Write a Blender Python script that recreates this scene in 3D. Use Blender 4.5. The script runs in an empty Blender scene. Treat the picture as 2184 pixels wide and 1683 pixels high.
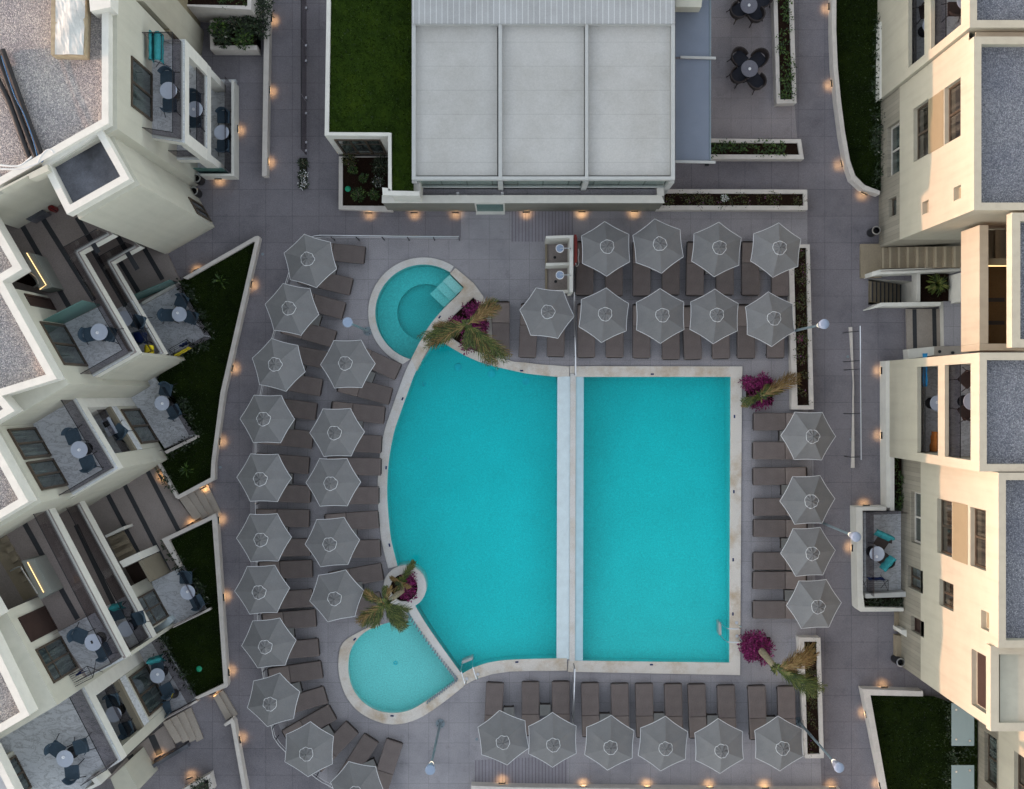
WLE, SUNE, SKYSAT, EXPO = 1.7, 1.05, .36, 2.0
import bpy, bmesh, math, random
from mathutils import Vector, Matrix
from mathutils.geometry import delaunay_2d_cdt
random.seed(7)
R = math.radians
SC = bpy.context.scene
COL = SC.collection
# ---------------------------------------------------------------- measures
# reference measures: the photograph was taken straight down from CAMH metres
CAMH, FV, CX, CY = 46.0, 2612.0, 1092.0, 841.5
OX = dict(A=0.0, B=544.2, C=1088.4, D=1631.8)
OY = [0.0, 418.0, 836.0, 1257.2]
K = 3.9515
def T(c, *pts):
    """measured tile coordinates -> sheet coordinates"""
    o = OX[c[0]]; q = OY[int(c[1])]
    r = [(o + x/K, q + y/K) for x, y in pts]
    return r
def T1(c, x, y): return T(c, (x, y))[0]
def W2(p, z):
    s = (CAMH - z)/FV
    return ((p[0]-CX)*s, -(p[1]-CY)*s)
def W(p, z):
    x, y = W2(p, z); return Vector((x, y, z))
def WP(pts, z): return [W2(p, z) for p in pts]

# ---------------------------------------------------------------- mesh builder
class MB:
    def __init__(s): s.v = []; s.f = []; s.m = []; s.mi = 0
    def add(s, vs, fs):
        o = len(s.v); s.v += [tuple(p) for p in vs]
        for f in fs: s.f.append(tuple(i+o for i in f)); s.m.append(s.mi)
        return s
    def poly(s, xy, z, holes=(), up=True):
        loops = [list(xy)]+[list(h) for h in holes]
        vs = []; es = []
        for l in loops:
            o = len(vs); n = len(l); vs += [Vector((x, y)) for x, y in l]; es += [(o+i, o+(i+1) % n) for i in range(n)]
        ov, _, of, _, _, _ = delaunay_2d_cdt(vs, es, [], 0, 1e-6)
        fs = []
        for f in of:
            a, b, c = (ov[i] for i in f); m = (a+b+c)/3
            n = (b-a).cross(c-a)
            if abs(n) < 1e-10 or not inside(m, loops[0]) or any(inside(m, h) for h in loops[1:]): continue
            fs.append(tuple(f) if (n > 0) == up else tuple(f)[::-1])
        flat = ov
        zz = z if callable(z) else (lambda x, y: z)
        s.add([(p.x, p.y, zz(p.x, p.y)) for p in flat], fs); return s
    def walls(s, xy, z0, z1, closed=True, flip=False):
        n = len(xy); a = area(xy)
        vs = []; fs = []
        g0 = z0 if callable(z0) else (lambda x, y: z0)
        for x, y in xy: vs += [(x, y, g0(x, y)), (x, y, z1)]
        for i in range(n if closed else n-1):
            j = (i+1) % n
            q = (2*i, 2*j, 2*j+1, 2*i+1)
            if (a < 0) != flip: q = q[::-1]
            fs.append(q)
        return s.add(vs, fs)
    def prism(s, xy, z0, z1, bottom=True):
        s.poly(xy, z1)
        if bottom: s.poly(xy, z0, up=False)
        return s.walls(xy, z0, z1)
    def box(s, cx, cy, cz, sx, sy, sz, rz=0.0, tilt=None):
        vs = []
        for i in (-.5, .5):
            for j in (-.5, .5):
                for k in (-.5, .5): vs.append(Vector((i*sx, j*sy, k*sz)))
        M = Matrix.Rotation(rz, 3, 'Z')
        if tilt: M = M @ Matrix.Rotation(tilt[1], 3, tilt[0])
        vs = [M @ v + Vector((cx, cy, cz)) for v in vs]
        return s.add(vs, [(0,1,3,2),(4,6,7,5),(0,4,5,1),(2,3,7,6),(0,2,6,4),(1,5,7,3)])
    def cyl(s, p, r0, z0, z1, r1=None, n=16, cap=True):
        r1 = r0 if r1 is None else r1
        vs = []
        for i in range(n):
            a = 2*math.pi*i/n; c, q = math.cos(a), math.sin(a)
            vs += [(p[0]+r0*c, p[1]+r0*q, z0), (p[0]+r1*c, p[1]+r1*q, z1)]
        fs = [(2*i, 2*((i+1) % n), 2*((i+1) % n)+1, 2*i+1) for i in range(n)]
        if cap: fs += [tuple(2*i for i in range(n))[::-1], tuple(2*i+1 for i in range(n))]
        return s.add(vs, fs)
    def lathe(s, prof, n=20, c=(0, 0, 0)):
        vs = []; fs = []; m = len(prof)
        for i in range(n):
            a = 2*math.pi*i/n
            for r, z in prof: vs.append((c[0]+r*math.cos(a), c[1]+r*math.sin(a), c[2]+z))
        for i in range(n):
            j = (i+1) % n
            for k in range(m-1): fs.append((i*m+k, j*m+k, j*m+k+1, i*m+k+1))
        return s.add(vs, fs)
    def tube(s, pts, r, n=6, closed=False):
        pts = [Vector(p) for p in pts]; N = len(pts); o = []
        rr = r if callable(r) else (lambda t: r)
        vs = []
        for i, p in enumerate(pts):
            if closed: d = pts[(i+1) % N]-pts[i-1]
            else: d = pts[min(i+1, N-1)]-pts[max(i-1, 0)]
            if d.length < 1e-9: d = Vector((0, 0, 1))
            d.normalize()
            u = d.cross(Vector((0, 0, 1)))
            if u.length < 1e-3: u = d.cross(Vector((1, 0, 0)))
            u.normalize(); w = u.cross(d)
            for k in range(n):
                a = 2*math.pi*k/n
                vs.append(p + (u*math.cos(a)+w*math.sin(a))*rr(i/max(1, N-1)))
        fs = []
        for i in range(N if closed else N-1):
            j = (i+1) % N
            for k in range(n):
                l = (k+1) % n
                fs.append((i*n+k, i*n+l, j*n+l, j*n+k))
        if not closed: fs += [tuple(range(n))[::-1], tuple((N-1)*n+k for k in range(n))]
        return s.add(vs, fs)
def area(xy): return .5*sum(xy[i][0]*xy[(i+1) % len(xy)][1]-xy[(i+1) % len(xy)][0]*xy[i][1] for i in range(len(xy)))
def inside(p, poly):
    r = False; n = len(poly)
    for i in range(n):
        x1, y1 = poly[i]; x2, y2 = poly[i-1]
        if (y1 > p[1]) != (y2 > p[1]) and p[0] < (x2-x1)*(p[1]-y1)/(y2-y1)+x1: r = not r
    return r
def inset(xy, d):
    """offset a closed polygon inwards by d"""
    n = len(xy); s = 1 if area(xy) > 0 else -1; out = []
    for i in range(n):
        p0, p, p1 = Vector(xy[i-1]), Vector(xy[i]), Vector(xy[(i+1) % n])
        a = (p-p0).normalized(); b = (p1-p).normalized()
        na = Vector((-a.y, a.x))*s; nb = Vector((-b.y, b.x))*s
        m = na+nb
        if m.length < 1e-6: m = na
        m.normalize(); c = max(.35, m.dot(na))
        q = p+m*(d/c); out.append((q.x, q.y))
    return out
def ribbon(xy, w):
    """polygon between an open line and its copy offset by w to the left"""
    n = len(xy); out = []
    for i in range(n):
        p = Vector(xy[i])
        a = (p-Vector(xy[i-1])).normalized() if i else None
        b = (Vector(xy[i+1])-p).normalized() if i < n-1 else None
        a = a or b; b = b or a
        na, nb = Vector((-a.y, a.x)), Vector((-b.y, b.x)); m = (na+nb).normalized()
        q = p+m*(w/max(.4, m.dot(na))); out.append((q.x, q.y))
    return list(xy)+out[::-1]
def smooth(pts, k=5):
    out = []; n = len(pts)
    for i in range(n-1):
        p0, p1, p2, p3 = pts[max(i-1, 0)], pts[i], pts[i+1], pts[min(i+2, n-1)]
        for j in range(k):
            t = j/k
            out.append(tuple(.5*((2*b)+(-a+c)*t+(2*a-5*b+4*c-d)*t*t+(-a+3*b-3*c+d)*t**3) for a, b, c, d in zip(p0, p1, p2, p3)))
    out.append(tuple(pts[-1])); return out

# ---------------------------------------------------------------- objects
def obj(name, mb, mat, parent=None, smooth_=False, kind=None, label=None):
    me = bpy.data.meshes.new(name)
    off = Vector((0, 0, 0))
    q = parent
    while q is not None: off += q.location; q = q.parent
    me.from_pydata([(x-off.x, y-off.y, z-off.z) for x, y, z in mb.v], [], mb.f)
    mats = mat if isinstance(mat, (list, tuple)) else [mat]
    for m in mats: me.materials.append(m)
    if len(mats) > 1: me.polygons.foreach_set('material_index', mb.m)
    if smooth_: me.polygons.foreach_set('use_smooth', [True]*len(me.polygons))
    me.update()
    o = bpy.data.objects.new(name, me); COL.objects.link(o)
    if parent is not None: o.parent = parent
    if kind: o['kind'] = kind
    if label: o['label'] = label
    return o
def thing(name, label, cat, loc=(0, 0, 0), rz=0.0, group=None):
    o = bpy.data.objects.new(name, None); COL.objects.link(o)
    o.empty_display_size = .3
    o.location = loc; o.rotation_euler = (0, 0, rz)
    o['label'] = label; o['category'] = cat
    if group: o['group'] = group
    return o
def tag(o, label, cat, group=None):
    o['label'] = label; o['category'] = cat
    if group: o['group'] = group
    return o
def struct(name, mb, mat, **k): return obj(name, mb, mat, kind='structure', **k)
def dup(root, loc, rz, label, group=None, sc=1.0):
    r = root.copy(); COL.objects.link(r); r.location = loc; r.rotation_euler = (0, 0, rz); r.scale = (sc, sc, sc)
    r['label'] = label
    if group: r['group'] = group
    for ch in list(root.children):
        c = ch.copy(); COL.objects.link(c); c.parent = r
        for g in ch.children:
            d = g.copy(); COL.objects.link(d); d.parent = c
    return r
class Placer:
    """the first placement moves the prototype itself, the next ones copy it"""
    def __init__(s, proto): s.p = proto; s.used = False
    def __call__(s, loc, rz, label, group=None, sc=1.0, tilt=(0, 0)):
        if not s.used:
            s.used = True; r = s.p; s.pending = (loc, rz, sc, label, group)
            return r
        r = dup(s.p, loc, rz, label, group, sc); r.rotation_euler = (tilt[0], tilt[1], rz); return r
    def done(s):
        if s.used:
            loc, rz, sc, label, group = s.pending
            s.p.location = loc; s.p.rotation_euler = (0, 0, rz); s.p.scale = (sc, sc, sc); s.p['label'] = label
            if group: s.p['group'] = group

# ---------------------------------------------------------------- materials
def nm(name):
    m = bpy.data.materials.new(name); m.use_nodes = True
    nt = m.node_tree; nt.nodes.clear()
    out = nt.nodes.new('ShaderNodeOutputMaterial')
    return m, nt, out
def ramp(nt, fac, stops):
    r = nt.nodes.new('ShaderNodeValToRGB'); nt.links.new(fac, r.inputs[0])
    el = r.color_ramp.elements
    while len(el) < len(stops): el.new(.5)
    for e, (p, c) in zip(el, stops): e.position = p; e.color = (*c, 1) if len(c) == 3 else c
    return r.outputs[0]
def noise(nt, scale, detail=3, rough=.6, co='Object'):
    tc = nt.nodes.new('ShaderNodeTexCoord'); n = nt.nodes.new('ShaderNodeTexNoise')
    n.inputs['Scale'].default_value = scale; n.inputs['Detail'].default_value = detail; n.inputs['Roughness'].default_value = rough
    nt.links.new(tc.outputs[co], n.inputs['Vector']); return n.outputs['Fac']
def mixc(nt, fac, a, b, mode='MIX'):
    m = nt.nodes.new('ShaderNodeMix'); m.data_type = 'RGBA'; m.blend_type = mode
    for sock, val in ((m.inputs[0], fac), (m.inputs[6], a), (m.inputs[7], b)):
        if isinstance(val, bpy.types.NodeSocket): nt.links.new(val, sock)
        elif isinstance(val, (int, float)): sock.default_value = val
        else: sock.default_value = (*val, 1)
    return m.outputs[2]
def princ(nt, out, col, rough=.7, spec=.3, metal=0.0, bump=None, bs=.02, bd=1.0):
    b = nt.nodes.new('ShaderNodeBsdfPrincipled')
    if isinstance(col, bpy.types.NodeSocket): nt.links.new(col, b.inputs['Base Color'])
    else: b.inputs['Base Color'].default_value = (*col, 1)
    b.inputs['Roughness'].default_value = rough
    b.inputs['Specular IOR Level'].default_value = spec
    b.inputs['Metallic'].default_value = metal
    if bump is not None:
        n = nt.nodes.new('ShaderNodeBump'); n.inputs['Strength'].default_value = bd; n.inputs['Distance'].default_value = bs
        nt.links.new(bump, n.inputs['Height']); nt.links.new(n.outputs[0], b.inputs['Normal'])
    nt.links.new(b.outputs[0], out.inputs[0]); return b
def sc3(c, k): return tuple(min(1, x*k) for x in c)
def plain(name, c, rough=.6, spec=.3, metal=0.0, var=.12, scale=6.0, fine=.0, fscale=60.0, rnd=0.0, streak=0.0):
    """painted / plastered / woven surface with soft mottling and optional fine grain"""
    m, nt, out = nm(name)
    f = noise(nt, scale, 4)
    col = ramp(nt, f, [(.3, sc3(c, 1-var)), (.7, sc3(c, 1+var))])
    bump = None
    if fine:
        f2 = noise(nt, fscale, 2)
        g = ramp(nt, f2, [(.25, (1-fine,)*3), (.75, (1+fine,)*3)])
        col = mixc(nt, 1.0, col, g, 'MULTIPLY'); bump = f2
    if rnd:
        oi = nt.nodes.new('ShaderNodeObjectInfo'); col = mixc(nt, 1.0, col, ramp(nt, oi.outputs['Random'], [(0, (1-rnd,)*3), (1, (1+rnd,)*3)]), 'MULTIPLY')
    if streak:
        tc = nt.nodes.new('ShaderNodeTexCoord'); mp = nt.nodes.new('ShaderNodeMapping'); mp.inputs['Scale'].default_value = (4, 4, .3); nt.links.new(tc.outputs['Object'], mp.inputs['Vector'])
        ns = nt.nodes.new('ShaderNodeTexNoise'); ns.inputs['Scale'].default_value = 1.0; ns.inputs['Detail'].default_value = 6; nt.links.new(mp.outputs[0], ns.inputs['Vector'])
        col = mixc(nt, 1.0, col, ramp(nt, ns.outputs['Fac'], [(.3, (1-streak,)*3), (.5, (1, 1, 1)), (.75, (1+streak*.5,)*3)]), 'MULTIPLY')
    princ(nt, out, col, rough, spec, metal, bump, .004, .5); return m
def paving(name, c, tile=.757, off=(0, 0), joint=.55, speck=.3, var=.08):
    """square stone slabs with thin joints, per-slab tone and granite speckle"""
    m, nt, out = nm(name)
    tc = nt.nodes.new('ShaderNodeTexCoord'); mp = nt.nodes.new('ShaderNodeMapping')
    mp.inputs['Location'].default_value = (off[0], off[1], 0)
    nt.links.new(tc.outputs['Object'], mp.inputs['Vector'])
    br = nt.nodes.new('ShaderNodeTexBrick'); br.offset = 0; br.squash = 1
    br.inputs['Scale'].default_value = 1/tile; br.inputs['Brick Width'].default_value = 1; br.inputs['Row Height'].default_value = 1
    br.inputs['Mortar Size'].default_value = .012; br.inputs['Mortar Smooth'].default_value = .3
    br.inputs['Color1'].default_value = (*sc3(c, 1-var), 1); br.inputs['Color2'].default_value = (*sc3(c, 1+var), 1)
    br.inputs['Mortar'].default_value = (*sc3(c, joint), 1)
    nt.links.new(mp.outputs[0], br.inputs['Vector'])
    f2 = noise(nt, 38, 3, .8)
    g = ramp(nt, f2, [(.3, (1-speck,)*3), (.72, (1+speck,)*3)])
    col = mixc(nt, 1.0, br.outputs['Color'], g, 'MULTIPLY')
    f1 = noise(nt, .55, 5, .65)
    g1 = ramp(nt, f1, [(.25, (.7, .71, .73)), (.5, (1, 1, 1)), (.75, (1.12, 1.11, 1.1))])
    col = mixc(nt, 1.0, col, g1, 'MULTIPLY')
    f7 = noise(nt, 1.9, 7, .75); col = mixc(nt, 1.0, col, ramp(nt, f7, [(.3, (.78, .77, .77)), (.42, (1, 1, 1)), (.8, (1.06, 1.06, 1.06))]), 'MULTIPLY')
    princ(nt, out, col, .75, .25, 0, f2, .003, .4); return m
def stained(name, c, st, sc_=1.0):
    """limestone with rusty water stains and fine pores"""
    m, nt, out = nm(name)
    f = noise(nt, sc_, 6, .7); k = ramp(nt, f, [(.46, (0, 0, 0)), (.68, (1, 1, 1))])
    col = mixc(nt, k, c, st)
    f2 = noise(nt, 42, 3, .7); col = mixc(nt, 1, col, ramp(nt, f2, [(.3, (.84,)*3), (.7, (1.13,)*3)]), 'MULTIPLY')
    princ(nt, out, col, .7, .3, 0, f2, .003, .4); return m
def gravelm(name, k=1.0, t=(1, 1, 1)):
    m, nt, out = nm(name)
    tc = nt.nodes.new('ShaderNodeTexCoord'); v = nt.nodes.new('ShaderNodeTexVoronoi')
    v.inputs['Scale'].default_value = 34; nt.links.new(tc.outputs['Object'], v.inputs['Vector'])
    sep = nt.nodes.new('ShaderNodeSeparateColor'); nt.links.new(v.outputs['Color'], sep.inputs[0])
    col = ramp(nt, sep.outputs[0], [(q, tuple(min(.85, a*k*b) for a, b in zip(c_, t))) for q, c_ in ((0, (.2, .2, .21)), (.45, (.33, .325, .33)), (.8, (.43, .42, .41)), (1, (.58, .56, .54)))])
    g = ramp(nt, v.outputs['Distance'], [(0, (1, 1, 1)), (.8, (.5, .5, .52))])
    col = mixc(nt, .8, col, g, 'MULTIPLY')
    f1 = noise(nt, .8, 5, .65)
    col = mixc(nt, 1, col, ramp(nt, f1, [(.3, (.84, .84, .87)), (.7, (1.12, 1.1, 1.06))]), 'MULTIPLY')
    inv = nt.nodes.new('ShaderNodeMath'); inv.operation = 'SUBTRACT'; inv.inputs[0].default_value = 1
    nt.links.new(v.outputs['Distance'], inv.inputs[1])
    princ(nt, out, col, .85, .2, 0, inv.outputs[0], .03, .9); return m
def marblem(name, c=(.56, .58, .605)):
    m, nt, out = nm(name)
    tc = nt.nodes.new('ShaderNodeTexCoord')
    mp = nt.nodes.new('ShaderNodeMapping'); mp.inputs['Rotation'].default_value = (0, 0, .6); mp.inputs['Scale'].default_value = (1, 2.3, 1)
    nt.links.new(tc.outputs['Object'], mp.inputs['Vector'])
    n = nt.nodes.new('ShaderNodeTexNoise'); n.inputs['Scale'].default_value = 1.7; n.inputs['Detail'].default_value = 7; n.inputs['Roughness'].default_value = .62; n.inputs['Distortion'].default_value = 1.3
    nt.links.new(mp.outputs[0], n.inputs['Vector'])
    ab = nt.nodes.new('ShaderNodeMath'); ab.operation = 'SUBTRACT'; nt.links.new(n.outputs['Fac'], ab.inputs[0]); ab.inputs[1].default_value = .5
    a2 = nt.nodes.new('ShaderNodeMath'); a2.operation = 'ABSOLUTE'; nt.links.new(ab.outputs[0], a2.inputs[0])
    vein = ramp(nt, a2.outputs[0], [(0, sc3(c, .5)), (.01, sc3(c, .8)), (.04, c), (.2, sc3(c, 1.08))])
    f = noise(nt, 30, 3)
    col = mixc(nt, 1, vein, ramp(nt, f, [(.3, (.9,)*3), (.7, (1.1,)*3)]), 'MULTIPLY')
    princ(nt, out, col, .45, .4); return m
def glassm(name, tint, refl=.12, rough=.02):
    m, nt, out = nm(name)
    t = nt.nodes.new('ShaderNodeBsdfTransparent'); t.inputs[0].default_value = (*tint, 1)
    g = nt.nodes.new('ShaderNodeBsdfGlossy'); g.inputs['Roughness'].default_value = rough
    mx = nt.nodes.new('ShaderNodeMixShader'); mx.inputs[0].default_value = refl
    nt.links.new(t.outputs[0], mx.inputs[1]); nt.links.new(g.outputs[0], mx.inputs[2])
    nt.links.new(mx.outputs[0], out.inputs[0]); return m
def frostm(name, c, tr):
    """frosted partly see-through panel"""
    m, nt, out = nm(name)
    t = nt.nodes.new('ShaderNodeBsdfTransparent'); t.inputs[0].default_value = (*c, 1)
    d = nt.nodes.new('ShaderNodeBsdfPrincipled'); d.inputs['Base Color'].default_value = (*c, 1); d.inputs['Roughness'].default_value = .25
    mx = nt.nodes.new('ShaderNodeMixShader'); mx.inputs[0].default_value = 1-tr
    nt.links.new(t.outputs[0], mx.inputs[1]); nt.links.new(d.outputs[0], mx.inputs[2]); nt.links.new(mx.outputs[0], out.inputs[0]); return m
def emitm(name, c, s):
    m, nt, out = nm(name)
    e = nt.nodes.new('ShaderNodeEmission'); e.inputs[0].default_value = (*c, 1); e.inputs[1].default_value = s
    nt.links.new(e.outputs[0], out.inputs[0]); return m
def leafm(name, stops, rough=.5):
    m, nt, out = nm(name)
    g = nt.nodes.new('ShaderNodeNewGeometry')
    col = ramp(nt, g.outputs['Random Per Island'], stops)
    b = princ(nt, out, col, rough, .35); return m
def windowm(name, curtain=(.075, .095, .09), dark=(.02, .026, .026)):
    """window pane: dark room and pleated curtains behind a shiny pane"""
    m, nt, out = nm(name)
    tc = nt.nodes.new('ShaderNodeTexCoord')
    wv = nt.nodes.new('ShaderNodeTexNoise'); wv.inputs['Scale'].default_value = 1.0; wv.inputs['Detail'].default_value = 4
    mp = nt.nodes.new('ShaderNodeMapping'); mp.inputs['Scale'].default_value = (9, 9, .5)
    nt.links.new(tc.outputs['Object'], mp.inputs['Vector']); nt.links.new(mp.outputs[0], wv.inputs['Vector'])
    col = ramp(nt, wv.outputs['Fac'], [(.36, dark), (.5, sc3(curtain, .55)), (.62, curtain)])
    princ(nt, out, col, .08, .6); return m
def striped(name, c, axis, period, frac=.08, joint=.4, rough=.7, var=.1):
    """boards or slats along one axis with dark grooves"""
    m, nt, out = nm(name)
    tc = nt.nodes.new('ShaderNodeTexCoord'); sp = nt.nodes.new('ShaderNodeSeparateXYZ'); nt.links.new(tc.outputs['Object'], sp.inputs[0])
    dv = nt.nodes.new('ShaderNodeMath'); dv.operation = 'DIVIDE'; dv.inputs[1].default_value = period; nt.links.new(sp.outputs[axis], dv.inputs[0])
    fr = nt.nodes.new('ShaderNodeMath'); fr.operation = 'FRACT'; nt.links.new(dv.outputs[0], fr.inputs[0])
    fl = nt.nodes.new('ShaderNodeMath'); fl.operation = 'FLOOR'; nt.links.new(dv.outputs[0], fl.inputs[0])
    wn = nt.nodes.new('ShaderNodeTexWhiteNoise'); wn.noise_dimensions = '1D'; nt.links.new(fl.outputs[0], wn.inputs['W'])
    base = ramp(nt, wn.outputs['Value'], [(0, sc3(c, 1-var)), (1, sc3(c, 1+var))])
    g = ramp(nt, fr.outputs[0], [(0, (joint,)*3), (frac, (joint,)*3), (frac+.02, (1, 1, 1)), (1, (1, 1, 1))])
    f = noise(nt, 22, 3)
    col = mixc(nt, 1, mixc(nt, 1, base, g, 'MULTIPLY'), ramp(nt, f, [(.3, (.92,)*3), (.7, (1.06,)*3)]), 'MULTIPLY')
    f9 = noise(nt, .7, 6, .7); col = mixc(nt, 1, col, ramp(nt, f9, [(.3, (.86, .85, .83)), (.55, (1, 1, 1)), (.75, (1.05, 1.05, 1.04))]), 'MULTIPLY')
    princ(nt, out, col, rough, .25); return m
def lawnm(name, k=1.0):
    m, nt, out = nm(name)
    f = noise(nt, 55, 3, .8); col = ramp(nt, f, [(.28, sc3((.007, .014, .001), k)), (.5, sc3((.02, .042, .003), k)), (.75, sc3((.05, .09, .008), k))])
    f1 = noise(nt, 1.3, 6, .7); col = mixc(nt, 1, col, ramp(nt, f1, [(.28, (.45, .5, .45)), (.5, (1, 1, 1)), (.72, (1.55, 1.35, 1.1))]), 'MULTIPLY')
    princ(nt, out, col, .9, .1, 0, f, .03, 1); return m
def soilm(name):
    m, nt, out = nm(name)
    f = noise(nt, 26, 4, .8); col = ramp(nt, f, [(.3, (.006, .004, .003)), (.55, (.022, .011, .007)), (.8, (.05, .026, .016))])
    princ(nt, out, col, .95, .1, 0, f, .04, 1); return m
def waterm(name):
    m, nt, out = nm(name)
    t = nt.nodes.new('ShaderNodeBsdfTransparent')
    g = nt.nodes.new('ShaderNodeBsdfGlossy'); g.inputs['Roughness'].default_value = .03
    lw_ = nt.nodes.new('ShaderNodeLayerWeight'); lw_.inputs[0].default_value = .5
    p5 = nt.nodes.new('ShaderNodeMath'); p5.operation = 'POWER'; p5.inputs[1].default_value = 5; nt.links.new(lw_.outputs['Facing'], p5.inputs[0])
    fr = nt.nodes.new('ShaderNodeMath'); fr.operation = 'MULTIPLY_ADD'; fr.inputs[1].default_value = .9; fr.inputs[2].default_value = .02; nt.links.new(p5.outputs[0], fr.inputs[0])
    f = noise(nt, 9, 3); n = nt.nodes.new('ShaderNodeBump'); n.inputs['Strength'].default_value = .25; n.inputs['Distance'].default_value = .02
    nt.links.new(f, n.inputs['Height']); nt.links.new(n.outputs[0], g.inputs['Normal'])
    mx = nt.nodes.new('ShaderNodeMixShader')
    nt.links.new(fr.outputs[0], mx.inputs[0]); nt.links.new(t.outputs[0], mx.inputs[1]); nt.links.new(g.outputs[0], mx.inputs[2])
    nt.links.new(mx.outputs[0], out.inputs[0])
    va = nt.nodes.new('ShaderNodeVolumeAbsorption'); va.inputs[0].default_value = (.08, .97, .985, 1); va.inputs[1].default_value = WATERD
    nt.links.new(va.outputs[0], out.inputs['Volume']); return m
WATERD = 1.1
M = {}
M['path'] = paving('path_paving', (.184, .173, .19), 1.0, (.25, .3), .7, .36, .05)
M['deck'] = paving('deck_paving', (.30, .288, .305), .757, (.1, .22), .72, .36, .045)
M['dine'] = paving('dining_paving', (.285, .26, .27), .757, (.1, .22), .72, .36, .045)
M['coping'] = stained('coping_limestone', (.64, .60, .545), (.47, .37, .26), .9)
M['copingw'] = stained('coping_pale', (.62, .61, .59), (.54, .50, .44), .8)
M['weir'] = plain('weir_pale_blue', (.60, .70, .73), .35, .5, 0, .07, 3, .06, 50)
M['ledge'] = plain('wet_ledge_blue', (.42, .6, .66), .3, .5, 0, .07, 3, .06, 50)
M['wall'] = plain('plaster_warm_white', (.475, .462, .388), .8, .2, 0, .04, 1.2, .07, 70, 0, .06)
M['wallr'] = plain('plaster_cream', (.395, .37, .295), .8, .2, 0, .04, 1.2, .06, 70, 0, .07)
M['white'] = plain('white_masonry_paint', (.63, .615, .56), .7, .3, 0, .06, 3, .06, 60)
M['curb'] = plain('planter_curb_stone', (.56, .52, .48), .75, .25, 0, .09, 3, .1, 50)
M['panel'] = plain('tan_spandrel', (.235, .195, .125), .7, .25, 0, .04, 2, .05, 60)
M['clad'] = striped('clad_boards', (.25, .23, .185), 1, .16, .05, .6)
M['cladx'] = striped('clad_boards_front', (.21, .205, .175), 2, .12, .06, .7)
M['gravel'] = gravelm('pale_roof_gravel', 1.3, (1.03, 1, .97))
M['gravelb'] = gravelm('blue_grey_roof_gravel', .86, (.95, .98, 1.07))
M['marble'] = marblem('veined_marble')
M['granite'] = plain('brown_granite', (.27, .232, .215), .65, .3, 0, .06, 2, .22, 45)
M['stripe'] = plain('dark_basalt_stripe', (.035, .037, .042), .6, .3, 0, .1, 6, .2, 45)
M['step'] = plain('step_stone', (.33, .29, .25), .75, .25, 0, .07, 3, .16, 45)
M['stepw'] = plain('step_stone_warm', (.27, .225, .16), .75, .25, 0, .07, 3, .16, 45)
M['nose'] = plain('step_nosing', (.42, .36, .26), .7, .25, 0, .05, 3, .1, 45)
M['dglass'] = glassm('smoked_glass', (.70, .68, .69), .05)
M['cglass'] = glassm('clear_glass', (.88, .91, .90), .06)
M['gglass'] = frostm('green_glass', (.17, .33, .3), .45)
M['pane'] = windowm('curtained_pane')
M['panew'] = windowm('slatted_pane', (.055, .05, .04), (.01, .009, .007))
M['frame'] = plain('bronze_window_frame', (.075, .055, .038), .45, .4, .2, .1, 8)
M['framew'] = plain('pale_window_reveal', (.42, .4, .36), .7, .2)
M['door'] = plain('brown_wood_door', (.035, .02, .016), .55, .3, 0, .18, 5, .15, 30)
M['chrome'] = plain('brushed_steel', (.62, .63, .65), .28, .5, 1.0, .05)
M['steel'] = plain('grey_painted_steel', (.2, .25, .28), .45, .4, .3, .08)
M['black'] = plain('black_plastic', (.016, .016, .018), .5, .3)
M['canvas'] = plain('grey_parasol_canvas', (.18, .18, .182), .85, .15, 0, .07, 2.2, .16, 55, .07)
M['pipe'] = plain('white_piping', (.72, .72, .73), .7, .2, 0, .03)
M['pad'] = plain('taupe_lounger_pad', (.15, .126, .12), .85, .15, 0, .08, 3, .2, 55, .09)
M['padb'] = plain('taupe_backrest_pad', (.175, .146, .135), .85, .15, 0, .08, 3, .2, 55, .09)
M['wicker'] = plain('dark_wicker', (.034, .027, .026), .7, .3, 0, .15, 9, .25, 60)
M['stab'] = plain('grey_wicker_side_table', (.155, .155, .15), .8, .2, 0, .08, 5, .2, 60)
M['chairb'] = plain('blue_grey_chair_seat', (.045, .075, .105), .6, .3, 0, .12, 6, .15, 40)
M['chairk'] = plain('dark_brown_chair_seat', (.05, .036, .032), .65, .3, 0, .12, 6, .15, 40)
M['leg'] = plain('dark_chair_leg', (.03, .03, .035), .5, .3, .2)
M['ttop'] = plain('pale_grey_table_top', (.42, .46, .54), .45, .4, 0, .04, 6, .08, 60)
M['ttopd'] = plain('dark_table_top', (.14, .14, .17), .5, .4, 0, .08, 12, .25, 40)
M['ash'] = plain('white_ashtray', (.85, .86, .88), .3, .5)
M['teal'] = plain('teal_towel', (.045, .27, .29), .9, .1, 0, .15, 6, .2, 40)
M['yellow'] = plain('yellow_towel', (.62, .5, .03), .9, .1, 0, .15, 8)
M['blue'] = plain('blue_towel', (.02, .17, .36), .9, .1, 0, .15, 8)
M['navy'] = plain('navy_towel', (.012, .025, .10), .9, .1, 0, .2, 8)
M['orange'] = plain('orange_towel', (.36, .12, .03), .9, .1, 0, .2, 8)
M['red'] = plain('red_rescue_board', (.3, .03, .018), .4, .4, 0, .1, 8)
M['dred'] = plain('dark_red_plastic', (.2, .012, .012), .4, .4)
M['lamp'] = plain('frosted_lamp_shade', (.22, .28, .38), .35, .4, 0, .03)
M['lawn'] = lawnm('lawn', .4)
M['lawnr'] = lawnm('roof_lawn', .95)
M['soil'] = soilm('soil')
M['leaf'] = leafm('shrub_leaves', [(0, (.008, .02, .003)), (.5, (.02, .052, .007)), (.85, (.05, .105, .014)), (1, (.12, .17, .04))])
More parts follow.
